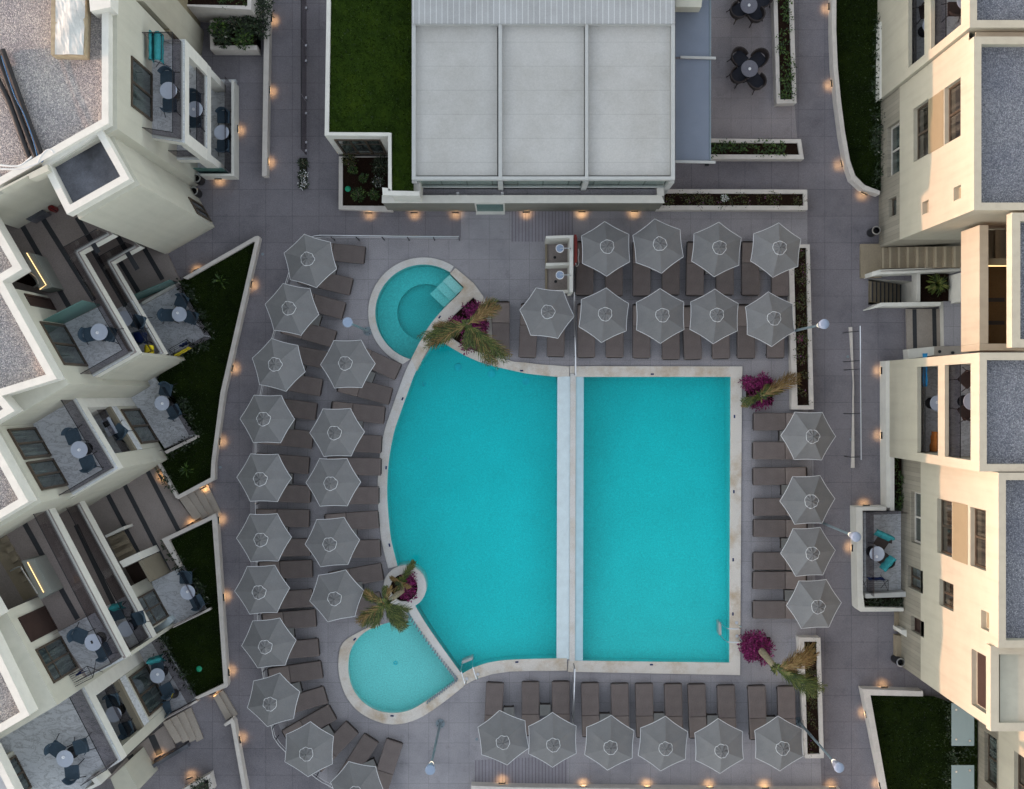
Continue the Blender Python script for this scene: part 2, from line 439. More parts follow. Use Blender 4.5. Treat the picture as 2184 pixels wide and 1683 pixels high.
M['leafd'] = leafm('dark_hedge_leaves', [(0, (.006, .012, .005)), (.6, (.016, .032, .012)), (.93, (.035, .06, .02)), (1, (.24, .24, .2))])
M['leafy'] = leafm('flowering_bed_leaves', [(0, (.02, .016, .008)), (.45, (.035, .05, .012)), (.8, (.09, .1, .02)), (.93, (.13, .07, .03)), (1, (.2, .05, .2))])
M['blade'] = leafm('grass_blades', [(0, (.003, .007, .001)), (.6, (.009, .02, .004)), (1, (.03, .055, .01))])
M['blader'] = leafm('roof_grass_blades', [(0, (.009, .022, .001)), (.6, (.022, .048, .003)), (1, (.05, .085, .008))])
M['bract'] = leafm('magenta_bracts', [(0, (.06, .001, .025)), (.6, (.15, .004, .07)), (1, (.3, .015, .15))])
M['wflower'] = leafm('white_petals', [(0, (.6, .6, .6)), (1, (.85, .85, .85))])
M['frond'] = leafm('palm_green', [(0, (.012, .026, .004)), (.45, (.05, .075, .012)), (.85, (.11, .135, .025)), (1, (.2, .18, .06))])
M['dry'] = leafm('palm_dry', [(0, (.07, .035, .01)), (.4, (.2, .115, .035)), (.8, (.34, .23, .09)), (1, (.08, .09, .02))])
M['bark'] = plain('palm_bark', (.3, .25, .17), .9, .1, 0, .3, 9, .3, 30)
M['pool'] = plain('pool_liner', (.085, .63, .625), .6, .3, 0, .05, .5, .16, 20)
M['poolk'] = plain('children_pool_liner', (.38, .70, .67), .6, .3, 0, .05, .6, .18, 20)
M['spal'] = plain('whirlpool_liner', (.17, .56, .55), .6, .3, 0, .05, .8, .18, 20)
M['drain'] = plain('pool_fitting', (.11, .58, .64), .5, .3)
M['water'] = waterm('pool_water')
M['panelw'] = striped('white_roof_panel', (.46, .452, .43), 1, .83, .014, .84, .6, .02)
M['beam'] = plain('pale_aluminium_beam', (.43, .435, .42), .5, .4, 0, .05)
M['slat'] = striped('aluminium_louvres', (.37, .375, .375), 0, .197, .12, 1.5, .5, .05)
M['awning'] = plain('blue_grey_awning', (.19, .22, .275), .75, .2, 0, .05, 1.5, .1, 40)
M['tarp'] = plain('skylight_plastic', (.5, .5, .47), .35, .4, 0, .22, 2.2)
M['wood'] = plain('weathered_timber', (.34, .28, .19), .8, .2, 0, .2, 6)
M['bitum'] = plain('dark_wet_roof', (.075, .08, .095), .35, .4, 0, .75, .9, .2, 30)
M['conc'] = plain('white_washed_concrete', (.52, .52, .54), .7, .3, 0, .2, 1.6, .1, 40)
M['lagging'] = plain('black_pipe_lagging', (.022, .021, .022), .6, .3, 0, .3, 8)
M['cable'] = plain('pale_cable', (.6, .6, .58), .5, .3)
M['bcable'] = plain('blue_cable', (.02, .1, .22), .5, .3)
M['led'] = emitm('warm_led', (1, .66, .3), .55)
M['lens'] = emitm('warm_lens', (1, .66, .33), 1.6)
M['lampon'] = emitm('lamp_glow', (1, .88, .68), .5)
M['canopyglass'] = frostm('pale_canopy_glass', (.36, .47, .49), .35)
# ================================================================ SETTING: ground, pools
def arc(c, r, a0, a1, n=24):
    return [(c[0]+r*math.cos(R(a0+(a1-a0)*i/n)), c[1]+r*math.sin(R(a0+(a1-a0)*i/n))) for i in range(n+1)]
WL = -.07
left = smooth([(931,722),(910,755),(888,790),(868,842),(853,884),(840,924),(830,978),(826,1031),(827,1079),(832.6,1140),(839,1172),(848,1207)], 5)
plan_arc = arc((864,1251), 45, -110, 62, 18)
diag = smooth([(885,1291),(908.6,1330),(946,1384),(984.5,1437)], 4)
bott = smooth([(984.5,1437),(1015,1421.7),(1050,1411.5),(1096,1406.5),(1187,1404)], 4)
top = smooth([(1189,804),(1160,801),(1125,797),(1096,791),(1037.6,777),(994.6,759.6),(960,740),(931,722)], 4)
MAINP = left[:-1]+plan_arc+diag[1:-1]+bott+top[:-1]
spa_arc = arc((903.5,667.3), 103.0, 106, 303.5, 40)
SPAP = spa_arc+[(989.5,612.8)]+smooth([(978,628),(946.5,658.4),(918.7,691.3),(898.5,724),(878,764)], 4)[:-1]
RECTP = [(1245,804),(1558,804),(1555,1413),(1243,1409)]
kq = T('B3', (1290,262),(1190,268),(1080,292),(960,338),(870,410),(803,520),(785,650),(800,770),(850,880),(930,965),(1040,1022),(1165,1040),(1290,1020),(1400,965),(1545,868),(1690,772))
KIDP = smooth(kq, 4)+[(961,1432)]+[(a-18, b+6) for a, b in diag[::-1][1:-1]]
PIT = T('D1', (870,697),(1240,720),(1240,892),(870,918))
hol = [WP(q, 0) for q in (MAINP, SPAP, RECTP, KIDP, PIT)]
big = [(-300,-300),(300,-300),(300,300),(-300,300)]
mb = MB().poly(big, -.006, hol)
struct('ground', mb, M['path'])
deckp = [(983,452),(1722,449),(1722,700),(1724,900),(1735,985),(1741,1400),(1755,1740),(780,1740),(700,1678),(640,1610),(600,1560),(566,1480),(543,1350),(534,1200),(533,1050),(545,850),(572,740),(600,655),(640,545),(668,507),(983,507)]
mb = MB().poly(WP(deckp, 0), 0.0, hol)
struct('pool_terrace', mb, M['deck'])
rampp = [(655,457),(983,457),(983,506),(668,506),(640,520)]
struct('ramp_path', MB().poly(WP(rampp, 0), .004), M['path'])
struct('dining_terrace', MB().poly(WP(T('C0', (1690,-250),(2208,-250),(2246,878),(2395,884),(2418,1168),(1690,1168)), 0), .003), M['dine'])
# grooved strips in the terrace
M['groove'] = striped('grooved_paving', (.27, .255, .285), 0, .125, .16, .5, .75, .04)
struct('grooved_walk', MB().poly(WP(T('C1', (8,125),(530,128),(530,330),(300,385),(8,385)), 0), .004), M['groove'])
struct('grooved_walk', MB().poly(WP(T('C3', (-300,1440),(480,1400),(480,1720),(-300,1720)), 0), .004), M['groove'])

def basin(name, px, floor, mat, label, cat, wl=WL, group=None):
    """pool shell (walls and floor) and its water body"""
    xy = WP(px, 0)
    t = thing(name, label, cat, (sum(p[0] for p in xy)/len(xy), sum(p[1] for p in xy)/len(xy), floor if not callable(floor) else -1.5), group=group)
    mb = MB().poly(xy, floor).walls(xy, floor, .0, flip=True)
    obj('pool_shell', mb, mat, t)
    q = inset(xy, .004); mb = MB()
    f2 = (lambda x, y: floor(x, y)+.006) if callable(floor) else floor+.006
    mb.poly(q, wl).poly(q, f2, up=False).walls(q, f2, wl)
    o = obj('water', mb, M['water'], t)
    return t
ytop = W((0, 804), 0).y; ybot = W((0, 1410), 0).y
def slope(a, b): return lambda x, y: a+(b-a)*min(1, max(0, (ytop-y)/(ytop-ybot)))**2.2
tm = basin('swimming_pool', MAINP, slope(-1.45, -.72), M['pool'], 'large free-form turquoise swimming pool with a curved left side', 'pool')
tr = basin('swimming_pool', RECTP, slope(-1.45, -.55), M['pool'], 'rectangular turquoise swimming pool on the right of the white divider', 'pool')
tk = basin('swimming_pool', KIDP, -.45, M['poolk'], 'small pale turquoise children pool at the lower left of the large pool', 'pool')
ts = basin('swimming_pool', SPAP, -.95, M['spal'], 'round whirlpool with underwater bench and steps above the large pool', 'pool')
# whirlpool bench ring (annulus up to the deeper centre) and steps
def ray(c, a, poly):
    d = (math.cos(a), math.sin(a)); best = 1e9
    for i in range(len(poly)):
        (x1, y1), (x2, y2) = poly[i], poly[(i+1) % len(poly)]
        ex, ey = x2-x1, y2-y1; den = d[0]*ey-d[1]*ex
        if abs(den) < 1e-9: continue
        t = ((x1-c[0])*ey-(y1-c[1])*ex)/den; u = ((x1-c[0])*d[1]-(y1-c[1])*d[0])/den
        if t > 0 and 0 <= u <= 1: best = min(best, t)
    return best
cs = (906, 664.7); xs = WP(SPAP, 0); cw = W2(cs, 0)
inner = []
for i in range(48):
    a = 2*math.pi*i/48; r = min(62/56.8, ray(cw, a, xs)-.1); inner.append((cw[0]+r*math.cos(a), cw[1]+r*math.sin(a)))
mb = MB().poly(inset(xs, .008), -.62, [inner]).walls(inner, -.94, -.62, flip=True)
obj('bench', mb, M['spal'], ts)
p0, p1 = W((959.5,584), 0), W((989,613), 0); din = Vector((-.74, -.68, 0))
for k in range(3):
    a = p0+din*(.03+.34*k); b = p1+din*(.03+.34*k); c = p1+din*(.03+.34*(k+1)); d = p0+din*(.03+.34*(k+1))
    obj('pool_step', MB().prism([(q.x, q.y) for q in (a, b, c, d)], -.61, -.2-.14*k), M['poolk'], ts)
# copings
def coping(name, poly, label, mat=None, z=.035, z0=-.02):
    o = obj(name, MB().prism(WP(poly, 0), z0, z), mat or M['coping'])
    return tag(o, label, 'pool edge')
lw = WP(left, 0)
o = obj('pool_coping', MB().prism(ribbon(lw[7:], -.36), -.02, .035), M['copingw']); tag(o, 'pale stone coping along the curved left side of the large pool', 'pool edge')
bo = T('C3', (480,682),(390,684),(200,685),(0,690))+T('B3', (2000,712),(1860,755),(1760,808))
o = obj('pool_coping', MB().prism(WP(bott[2:]+[(1209,1404)]+bo, 0), -.02, .04), M['coping']); tag(o, 'beige stone coping along the lower end of the large pool', 'pool edge')
tpx = [(1189,803.7)]+top[1:16]+T('B1', (2000,1345),(2182,1398))+T('C1', (130,1405),(250,1420),(495,1437),(497,1520))
o = obj('pool_coping', MB().prism(WP(tpx, 0), -.02, .035), M['coping']); tag(o, 'beige stone coping along the upper edge of the large pool', 'pool edge')
ka = smooth(T('B3', (1030,288),(900,345),(740,450),(703,600),(717,760),(780,920),(890,1040),(1050,1118),(1200,1135),(1370,1090),(1550,978),(1730,838),(1760,808)), 4)
kb = smooth(kq, 4)[8:]+[(961,1432),(986,1437)]+bott[1:3]
o = obj('pool_coping', MB().prism(WP(ka+kb[::-1], 0), -.02, .04), M['coping']); tag(o, 'curved beige stone coping around the children pool', 'pool edge')
o = obj('pool_wall', MB().prism(WP(diag+[(a-18, b+6) for a, b in diag[::-1]], 0), -1.2, .05), M['copingw']); tag(o, 'slanting pale wall between the children pool and the large pool', 'wall')
sa = arc((903.5,667.3), 103.0, 106, 303.5, 44); so = arc((903.5,667.3), 118.0, 112, 303.0, 44)
o = obj('pool_coping', MB().prism(WP(sa+so[::-1], 0), -.02, .04), M['copingw']); tag(o, 'ring of pale stone coping around the round whirlpool', 'pool edge')
# tongue of stone between whirlpool, planter and large pool
tong = [(960,583.5)]+[(989.5,612.8)]+smooth([(978,628),(946.5,658.4),(918.7,691.3),(898.5,724),(878,764)], 4)
out_ = T('B1', (1360,1475),(1440,1320),(1500,1240),(1530,1215))+[(931,722)]+[tuple(q) for q in top[::-1][1:12]]+T('B1', (2000,1345),(1998,1150),(1990,1000),(1925,850),(1840,735),(1690,608))
PLT = T('B1', (1840,852),(1895,930),(1955,1050),(1950,1200),(1948,1320),(1900,1325),(1790,1285),(1680,1215),(1580,1120),(1680,1000))
o = obj('pool_coping', MB().poly(WP(tong+out_, 0), .05, [WP(PLT, 0)]).walls(WP(tong+out_, 0), -.5, .05).walls(WP(PLT, 0), -.1, .05, flip=True), M['coping']); tag(o, 'stone tongue with a planting bed between the whirlpool and the large pool', 'pool edge')
PS = {}
PS['tri'] = WP(inset(PLT, 1), 0)
# the planter islet ring
ring_o = WP(arc((864,1251), 45.5, 0, 352, 44), 0); ring_i = WP(arc((862,1253), 29, 0, 348, 29), 0)
o = obj('planter_ring', MB().poly(ring_o, .1, [ring_i]).walls(ring_o, -1.2, .1).walls(ring_i, -.1, .1, flip=True), M['copingw']); tag(o, 'round pale stone planter ring standing in the left edge of the pool', 'planter')
# divider
t = thing('pool_divider', 'white wall with sloped weir dividing the two large pools', 'wall', W((1216, 1100), 0))
obj('weir_slab', MB().prism(WP([(1189,803),(1216,803),(1214,1406),(1187,1406)], 0), -1.6, .015), M['weir'], t)
obj('crest', MB().prism(WP([(1216.3,797),(1228,797),(1226,1409),(1214.3,1409)], 0), -1.6, .06), M['copingw'], t)
obj('ledge', MB().prism(WP([(1228.3,803.6),(1245,803.6),(1243,1409.5),(1226.3,1409.5)], 0), -1.6, .02), M['ledge'], t)
cop = WP(T('C1', (500,1435),(1955,1437),(1950,1560))+T('C3', (1935,720),(485,692),(490,600))+[(1243,1409),(1555,1413),(1558,804),(1245,804),(1228,803.6),(1228,796),(1215.5,796)], 0)
o = obj('pool_coping', MB().prism(cop, -.02, .05), M['coping']); tag(o, 'square-cornered beige stone coping around the rectangular pool', 'pool edge')
# depth plates on the coping
plates = [('B1',1555,1022,.9),('B2',1243,58,1.1),('B2',1105,638,1.5),('B2',1133,1290,1.8),('C1',95,1473,0),('C1',1195,1502,0),('C2',1887,207,1.57),('C2',1882,840,1.57),('C2',1876,1413,1.57),('C3',1874,205,1.57),('C3',1188,632,0),('C3',55,610,.05),('B3',1155,1063,0),('B3',840,418,.8)]
names = ['spa edge beside the palm bed','upper left curve of the large pool','middle of the large pool left edge','lower left edge of the large pool above the round planter','upper edge of the large pool','upper edge of the rectangular pool','right edge of the rectangular pool, highest of four','right edge of the rectangular pool, second of four','right edge of the rectangular pool, third of four','right edge of the rectangular pool above the ladder','lower edge of the rectangular pool','lower edge of the large pool by the divider','bottom edge of the children pool','upper left edge of the children pool']
for (c, x, y, a), n in zip(plates, names):
    p = W(T1(c, x, y), .0)
    q = MB().box(p.x, p.y, .052, .12, .055, .012, a); q.mi = 0
    o = obj('depth_plate', q, M['navy']); tag(o, 'tiny dark blue depth plate, '+n, 'plate', 'depth plates around the pools')
# pool floor fittings
fit = [('B2',1425,572,0),('B2',1825,1302,0),('C2',73,577,0),('C2',862,22,1),('C2',1545,60,1),('C2',1222,380,1),('C2',853,962,1),('C2',1545,970,1),('C2',1218,1327,1),('C3',870,288,1),('C3',1555,272,1),('B3',1183,620,2),('B1',1417,1585,0)]
big_f = [('B1',1707,1440,0),('B1',1990,1497,0),('C1',133,1562,0),('C2',1157,20,1)]
fl = [slope(-1.45, -.72), slope(-1.45, -.55), lambda x, y: -.45]
pool_n = ['large pool', 'rectangular pool', 'children pool']
WHERE = iter(['left part of the large pool','lower middle of the large pool','right part of the large pool','upper left of the rectangular pool','upper right of the rectangular pool','upper centre of the rectangular pool','middle left of the rectangular pool','middle right of the rectangular pool','lower centre of the rectangular pool','lower left of the rectangular pool','lower right of the rectangular pool','centre of the children pool','upper left corner of the large pool','upper edge of the large pool, leftmost','upper edge of the large pool, middle one','upper right corner of the large pool','upper edge of the rectangular pool'])
for lst, rr in ((fit, .075), (big_f, .14)):
    for c, x, y, k in lst:
        p = W(T1(c, x, y), -1.0 if k < 2 else -.45); z = fl[k](p.x, p.y)+.008
        mb = MB().lathe([(rr*.45, z), (rr*.55, z+.02), (rr, z+.02), (rr+.01, z)], 16, (p.x, p.y, 0))
        if rr > .1: mb.cyl(p, rr*.9, z, z+.018, n=16)
        o = obj('floor_inlet', mb, M['drain']); tag(o, ('wide dark round inlet' if rr > .1 else 'small ring-shaped inlet')+' on the floor, '+next(WHERE), 'pool fitting', 'inlets on the floor of the '+pool_n[k])
# overflow slots: short dark bars on the children pool edge
seg = [T1('B3', 1285,205), T1('B3', 1500,500), T1('B3', 1690,742)]
t = thing('overflow_grating', 'row of short dark grating bars along the slanting children pool wall', 'grating', W(seg[1], 0))
L_ = smooth(seg, 12); wl_ = WP([L_[i] for i in range(0, len(L_))], 0)
for i in range(25):
    f = i/24*(len(wl_)-1); k = min(int(f), len(wl_)-2); u = f-k
    x = wl_[k][0]*(1-u)+wl_[k+1][0]*u; y = wl_[k][1]*(1-u)+wl_[k+1][1]*u
    obj('bar', MB().box(x, y, .075, .05, .13, .05, -.25), M['steel'], t)
t = thing('overflow_grating', 'row of short dark grating bars on the lower right children pool coping', 'grating', W(T1('B3', 1570,860), 0))
for i in range(13):
    p = W((lambda a: T1('B3', 1455+a*245, 945-a*185))(i/12), 0)
    obj('bar', MB().box(p.x, p.y, .06, .05, .15, .05, -.35), M['steel'], t)
# ================================================================ FURNITURE: loungers, parasols, side tables
def make_lounger():
    t = thing('sun_lounger', 'x', 'sun lounger', group='sun loungers around the pools')
    f = MB(); f.box(1.0, 0, .235, 1.98, .60, .07)
    for s in (-1, 1): f.box(1.0, s*.305, .25, 2.0, .05, .10)
    f.box(.0, 0, .25, .05, .56, .10); f.box(2.0, 0, .25, .05, .56, .10)
    obj('frame', f, M['wicker'], t)
    for x in (.12, 1.86):
        for s in (-1, 1): obj('leg', MB().box(x, s*.29, .1, .06, .05, .2), M['wicker'], t)
    def pad(L, x0, z0, tilt, th=.085, w=.655):
        mb = MB(); n = 8; vs = []; fs = []
        r = .03; prof = [(-w/2+.0, 0), (-w/2, th-r), (-w/2+r*.4, th-r*.3), (-w/2+r*1.3, th), (w/2-r*1.3, th), (w/2-r*.4, th-r*.3), (w/2, th-r), (w/2, 0)]
        c, s = math.cos(tilt), math.sin(tilt)
        st = [(0, .86, .55), (.02, .97, .93), (.06, 1, 1), (L-.06, 1, 1), (L-.02, .97, .93), (L, .86, .55)]
        for d, k, h in st:
            for y, z in prof:
                zz = z*h; vs.append((x0+d*c-zz*s, y*(1 if k == 1 else 1-(1-k)*.14), z0+d*s+zz*c))
        m = len(prof)
        for i in range(len(st)-1):
            for j in range(m-1): fs.append((i*m+j, i*m+j+1, (i+1)*m+j+1, (i+1)*m+j))
        fs += [tuple(range(m))[::-1], tuple((len(st)-1)*m+j for j in range(m))]
        return mb.add(vs, fs)
    obj('seat_pad', pad(1.20, .005, .285, 0), M['pad'], t)
    obj('back_pad', pad(.75, 1.21, .29, R(9)), M['padb'], t)
    b = MB(); c, s = math.cos(R(9)), math.sin(R(9))
    b.box(1.21+.39*c, 0, .265+.39*s, .80, .62, .035, 0, ('Y', -R(9)))
    obj('backrest_frame', b, M['wicker'], t)
    return t
lounge = Placer(make_lounger())
def put_lounger(c, x, y, dx, dy, label):
    p = W(T1(c, x, y), .37)
    lounge((p.x, p.y, 0), math.atan2(-dy, dx), label, 'sun loungers around the pools')
ORD = ['first','second','third','fourth','fifth','sixth','seventh','eighth','ninth','tenth','eleventh','twelfth','thirteenth','fourteenth','fifteenth','sixteenth','seventeenth','eighteenth','nineteenth','twentieth','twenty-first','twenty-second']
outer = [('B1',921,499,-275,-28),('B1',808,766,-202,-49),('B1',745,968,-290,-78),('B1',666,1208,-433,-123),('B1',615,1388,-1,-.195),('B1',556,1617,-1,-.18),
 ('B2',512,166,-1,-.125),('B2',481,406,-1,-.1),('B2',450,621,-1,-.075),('B2',463,866,-1,-.05),('B2',453,1068,-1,-.015),('B2',463,1310,-1,.02),('B2',479,1491,-1,.04),
 ('B3',482,72,-1,.07),('B3',509,242,-1,.08),('B3',533,490,-1,.08),('B3',559,677,-1,.145),('B3',592,889,-1,.3),('B3',650,1035,-397,223),('B3',816,1165,-200,208),('B3',978,1257,-240,372),('B3',1175,1282,-105,325)]
for i, a in enumerate(outer): put_lounger(*a, 'taupe sun lounger, %s from the top in the outer row left of the pools' % ORD[i])
innr = [('B1',1203,1485,-320,-145),('B2',1140,38,-1,-.26),('B2',1087,197,-1,-.1),('B2',1062,443,-1,-.05),('B2',1058,632,-1,-.015),('B2',1040,873,-1,0),('B2',1038,1075,-1,.07),('B2',1053,1318,-1,.04),('B2',1070,1515,-1,.18),('B3',1062,95,-1,.22)]
for i, a in enumerate(innr): put_lounger(*a, 'taupe sun lounger, %s from the top in the inner row by the pool' % ORD[i])
put_lounger('B1',2070,1340,0,-1,'single taupe sun lounger without parasol, right of the palm bed by the whirlpool')
put_lounger('C1',142,1360,.05,-1,'left taupe lounger under the lone parasol between the palm bed and the steel railing')
put_lounger('C1',382,1353,.02,-1,'right taupe lounger under the lone parasol, next to the steel railing')
r1 = [(625,835,.02),(874,840,0),(1108,840,0),(1354,832,0),(1556,838,.02),(1811,830,0),(2027,835,0),(2279,843,0)]
for i, (x, y, d) in enumerate(r1): put_lounger('C1', x, y, d, -1, 'taupe sun lounger, %s from the left in the row nearest the clubhouse' % ORD[i])
r2 = [(640,1360,0),(881,1360,0),(1107,1364,0),(1355,1376,0),(1542,1376,-.04),(1779,1370,-.02),(1989,1367,0),(2238,1364,0)]
for i, (x, y, d) in enumerate(r2): put_lounger('C1', x, y, d, -1, 'taupe sun lounger, %s from the left just above the rectangular pool' % ORD[i])
rc = [('C2',2053,251),('C2',2048,494),('C2',2050,714),('C2',2055,971),('C2',2053,1149),('C2',2050,1427),('C2',2048,1589),('C3',2048,173)]
for i, (c, x, y) in enumerate(rc): put_lounger(c, x, y, 1, [-.0,.0,-.015,-.01,.01,0,0,0][i], 'taupe sun lounger, %s from the top, right of the rectangular pool' % ORD[i])
rb = [('B3',2022,790,-.05),('C3',171,783,0),('C3',426,780,0),('C3',672,792,.02),('C3',922,797,.02),('C3',1129,797,.02),('C3',1374,800,.02),('C3',1571,803,.03),('C3',1819,812,.03),('C3',2077,815,.04),('D3',180,820,.02)]
for i, (c, x, y, d) in enumerate(rb): put_lounger(c, x, y, d, 1, 'taupe sun lounger, %s from the left in the bottom row below the pools' % ORD[i])
lounge.done()

def make_parasol():
    t = thing('parasol', 'x', 'parasol', group='grey parasols around the pools')
    Rr = .985; mb = MB(); edge = []
    for s in range(6):
        a0 = s*math.pi/3; n = 6; rows = 6; vs = []; fs = []
        for i in range(n+1):
            u = i/n; a = a0+u*math.pi/3
            A = Vector((math.cos(a0), math.sin(a0)))*Rr; B = Vector((math.cos(a0+math.pi/3), math.sin(a0+math.pi/3)))*Rr
            e = A.lerp(B, u); e *= 1-.028*math.sin(math.pi*u)
            if i < n: edge.append((e.x, e.y, 2.14+.012*math.sin(math.pi*u)))
            for k in range(rows+1):
                w = k/rows; r = .03+(1-.03)*w
                sag = -.025*math.sin(math.pi*u)*math.sin(math.pi*w)
                vs.append((e.x*r, e.y*r, 2.74-.6*(w**1.06)+sag+.012*math.sin(math.pi*u)*w))
        m = rows+1
        for i in range(n):
            for k in range(rows): fs.append((i*m+k, i*m+k+1, (i+1)*m+k+1, (i+1)*m+k))
        mb.add(vs, fs)
    c = obj('canopy', mb, M['canvas'], t, True)
    obj('piping', MB().tube(edge, .0095, 5, True), M['pipe'], c)
    mb = MB(); n = 48; vs = [(0, 0, 2.895)]; er = []
    for i in range(n):
        a = 2*math.pi*i/n
        r = .238+.005*math.sin(6*a+.6)+.009*math.sin(3*a+1)+.007*math.sin(7*a)
        z = 2.77+.016*math.sin(6*a+2.2)
        for k in (.35, .7, 1.0):
            q = r*k; vs.append((q*math.cos(a), q*math.sin(a), 2.895+(z-2.895)*k+.045*math.cos(8*a+math.sin(3*a))*(k if k < .8 else .6)))
        er.append((r*math.cos(a), r*math.sin(a), z+.027*math.cos(8*a+math.sin(3*a))))
    fs = []
    for i in range(n):
        j = (i+1) % n; fs.append((0, 1+3*i, 1+3*j))
        for k in range(2): fs.append((1+3*i+k, 2+3*i+k, 2+3*j+k, 1+3*j+k))
    cap = obj('vent_cap', mb.add(vs, fs), M['canvas'], t)
    obj('piping', MB().tube(er, .009, 5, True), M['pipe'], cap)
    obj('finial', MB().cyl((0, 0), .02, 2.89, 2.925, .012, 10), M['leg'], t)
    obj('pole', MB().cyl((0, 0), .024, .05, 2.72), M['leg'], t)
    rb = MB()
    for s in range(6):
        a = s*math.pi/3; rb.tube([(0, 0, 2.66), (.96*math.cos(a), .96*math.sin(a), 2.12)], .01, 5)
        rb.tube([(0, 0, 2.1), (.5*math.cos(a), .5*math.sin(a), 2.36)], .008, 5)
    obj('ribs', rb, M['leg'], t)
    obj('base', MB().box(0, 0, .03, .34, .34, .06).cyl((0, 0), .04, .06, .3), M['leg'], t)
    return t
par = Placer(make_parasol())
def put_par(x, y, deg, label):
    p = W((x, y), 2.84); j = random.uniform(-.05, .05)
    par((p.x, p.y, 0), R(-deg), label, 'grey parasols around the pools', tilt=(random.uniform(-.022, .022), random.uniform(-.022, .022)))
ul = [(655,552,17),(616,657,11),(589,778,14.5),(564,897,.5),(557,1020,1),(552,1151,-1),(548,1265,-3),(566,1378,-6),(577,1505,-17),(653,1612,-27.6),(757,1694,11)]
for i, a in enumerate(ul): put_par(*a, 'grey hexagonal parasol, %s from the top in the outer left row' % ORD[i])
ui = [(738,778,-1),(714,924,-1),(706,1032,-.5),(704,1160,-4.6),(710,1278,-11)]
for i, a in enumerate(ui): put_par(*a, 'grey hexagonal parasol, %s from the top in the inner row beside the pool' % ORD[i])
put_par(1165,666,6.6,'lone grey hexagonal parasol left of the steel railing below the showers')
for i, a in enumerate([(1294,527,-32),(1411,521,23),(1534,526,-25),(1663,530,-23.5)]): put_par(*a, 'grey hexagonal parasol, %s from the left in the row nearest the clubhouse' % ORD[i])
for i, a in enumerate([(1291,669,-25),(1412,669,-30.5),(1530,675,-28),(1648,677,-33.7)]): put_par(*a, 'grey hexagonal parasol, %s from the left just above the rectangular pool' % ORD[i])
for i, a in enumerate([(1733,932,1),(1734,1070,-2.5),(1732,1185,-3),(1747,1297,-3)]): put_par(*a, 'grey hexagonal parasol, %s from the top, right of the rectangular pool' % ORD[i])
for i, a in enumerate([(1075,1587,-38),(1177,1589,-30),(1304,1597,-26),(1416,1597,-25),(1543,1604,-32),(1670,1598,-32)]): put_par(*a, 'grey hexagonal parasol, %s from the left in the bottom row' % ORD[i])
par.done()

def make_stab():
    t = thing('side_table', 'x', 'side table', group='side tables between the loungers')
    obj('table_top', MB().box(0, 0, .385, .40, .40, .03), M['stab'], t)
    obj('skirt', MB().box(0, 0, .22, .375, .375, .29), M['wicker'], t)
    for i in (-1, 1):
        for j in (-1, 1): obj('leg', MB().box(i*.165, j*.165, .0375, .04, .04, .075), M['wicker'], t)
    return t
stab = Placer(make_stab())
st = [('B1',640,610,-14,'outer left row, first pair from the top'),('B1',505,1042,-15,'outer left row, second pair from the top'),('B1',372,1468,-12,'outer left row, third pair from the top'),
 ('B2',285,268,-7,'outer left row, fourth pair from the top'),('B2',268,733,-3,'outer left row, fifth pair from the top'),('B2',232,1185,0,'outer left row, sixth pair from the top'),('B2',207,1626,3,'outer left row, seventh pair from the top'),
 ('B3',283,373,5,'outer left row, eighth pair from the top'),('B3',340,835,14,'outer left row, ninth pair from the top'),('B3',603,1205,32,'outer left row, tenth pair from the top'),('B3',972,1490,24,'outer left row, lowest pair'),
 ('B1',957,1520,-20,'inner row, first pair from the top'),('B2',860,290,-4,'inner row, second pair from the top'),('B2',820,748,0,'inner row, third pair from the top'),('B2',812,1200,3,'inner row, fourth pair from the top'),('B2',862,1650,8,'inner row, lowest pair'),
 ('C1',756,592,0,'row by the clubhouse wall, first pair from the left'),('C1',1237,583,0,'row by the clubhouse wall, second pair from the left'),('C1',1690,613,0,'row by the clubhouse wall, third pair from the left'),('C1',2145,585,0,'row by the clubhouse wall, fourth pair from the left'),
 ('C3',-10,1040,2,'bottom row, first pair from the left'),('C3',294,1018,0,'bottom row, second gap from the left'),('C3',798,1095,0,'bottom row, third gap from the left'),('C3',1255,1090,0,'bottom row, fourth gap from the left'),('C3',1705,1108,0,'bottom row, fifth gap from the left'),('D3',56,1120,0,'bottom row, rightmost gap'),
 ('D2',168,372,0,'column right of the pool, first pair from the top'),('D2',185,830,0,'column right of the pool, second pair from the top'),('D2',182,1280,0,'column right of the pool, third pair from the top'),('D3',213,52,0,'column right of the pool, lowest pair')]
for c, x, y, a, l in st:
    p = W(T1(c, x, y), .4); stab((p.x, p.y, 0), R(a), 'low square grey side table, '+l, 'side tables between the loungers')
stab.done()

# thin wire fence behind the outer left row
def rail(name, pts, label, cat='railing', h=.95, r=.02, post=None, mat=None, mid=(), pr=.018, pm=None, z=0.0):
    """handrail along points (sheet coordinates at height h) with posts"""
    P = [W(p, z+h) for p in pts]
    t = thing(name, label, cat, (P[0].x, P[0].y, z))
    obj('handrail', MB().tube([tuple(p) for p in P], r, 8), mat or M['chrome'], t)
    for m in mid: obj('mid_rail', MB().tube([(p.x, p.y, z+m) for p in P], r*.6, 6), mat or M['chrome'], t)
    for q in (post or []):
        p = W(q, z+h); obj('post', MB().cyl((p.x, p.y), pr, z, z+h, n=8), pm or M['leg'], t)
    return t
fl_ = T('B1', (283,645),(225,840),(160,1130),(115,1290),(40,1683))+T('B2', (3,300),(0,560),(2,950),(5,1200),(12,1683))+T('B3', (18,220),(62,700),(140,1180),(170,1270),(250,1365),(510,1590),(640,1665),(760,1740))
fl_ = smooth(fl_, 3)
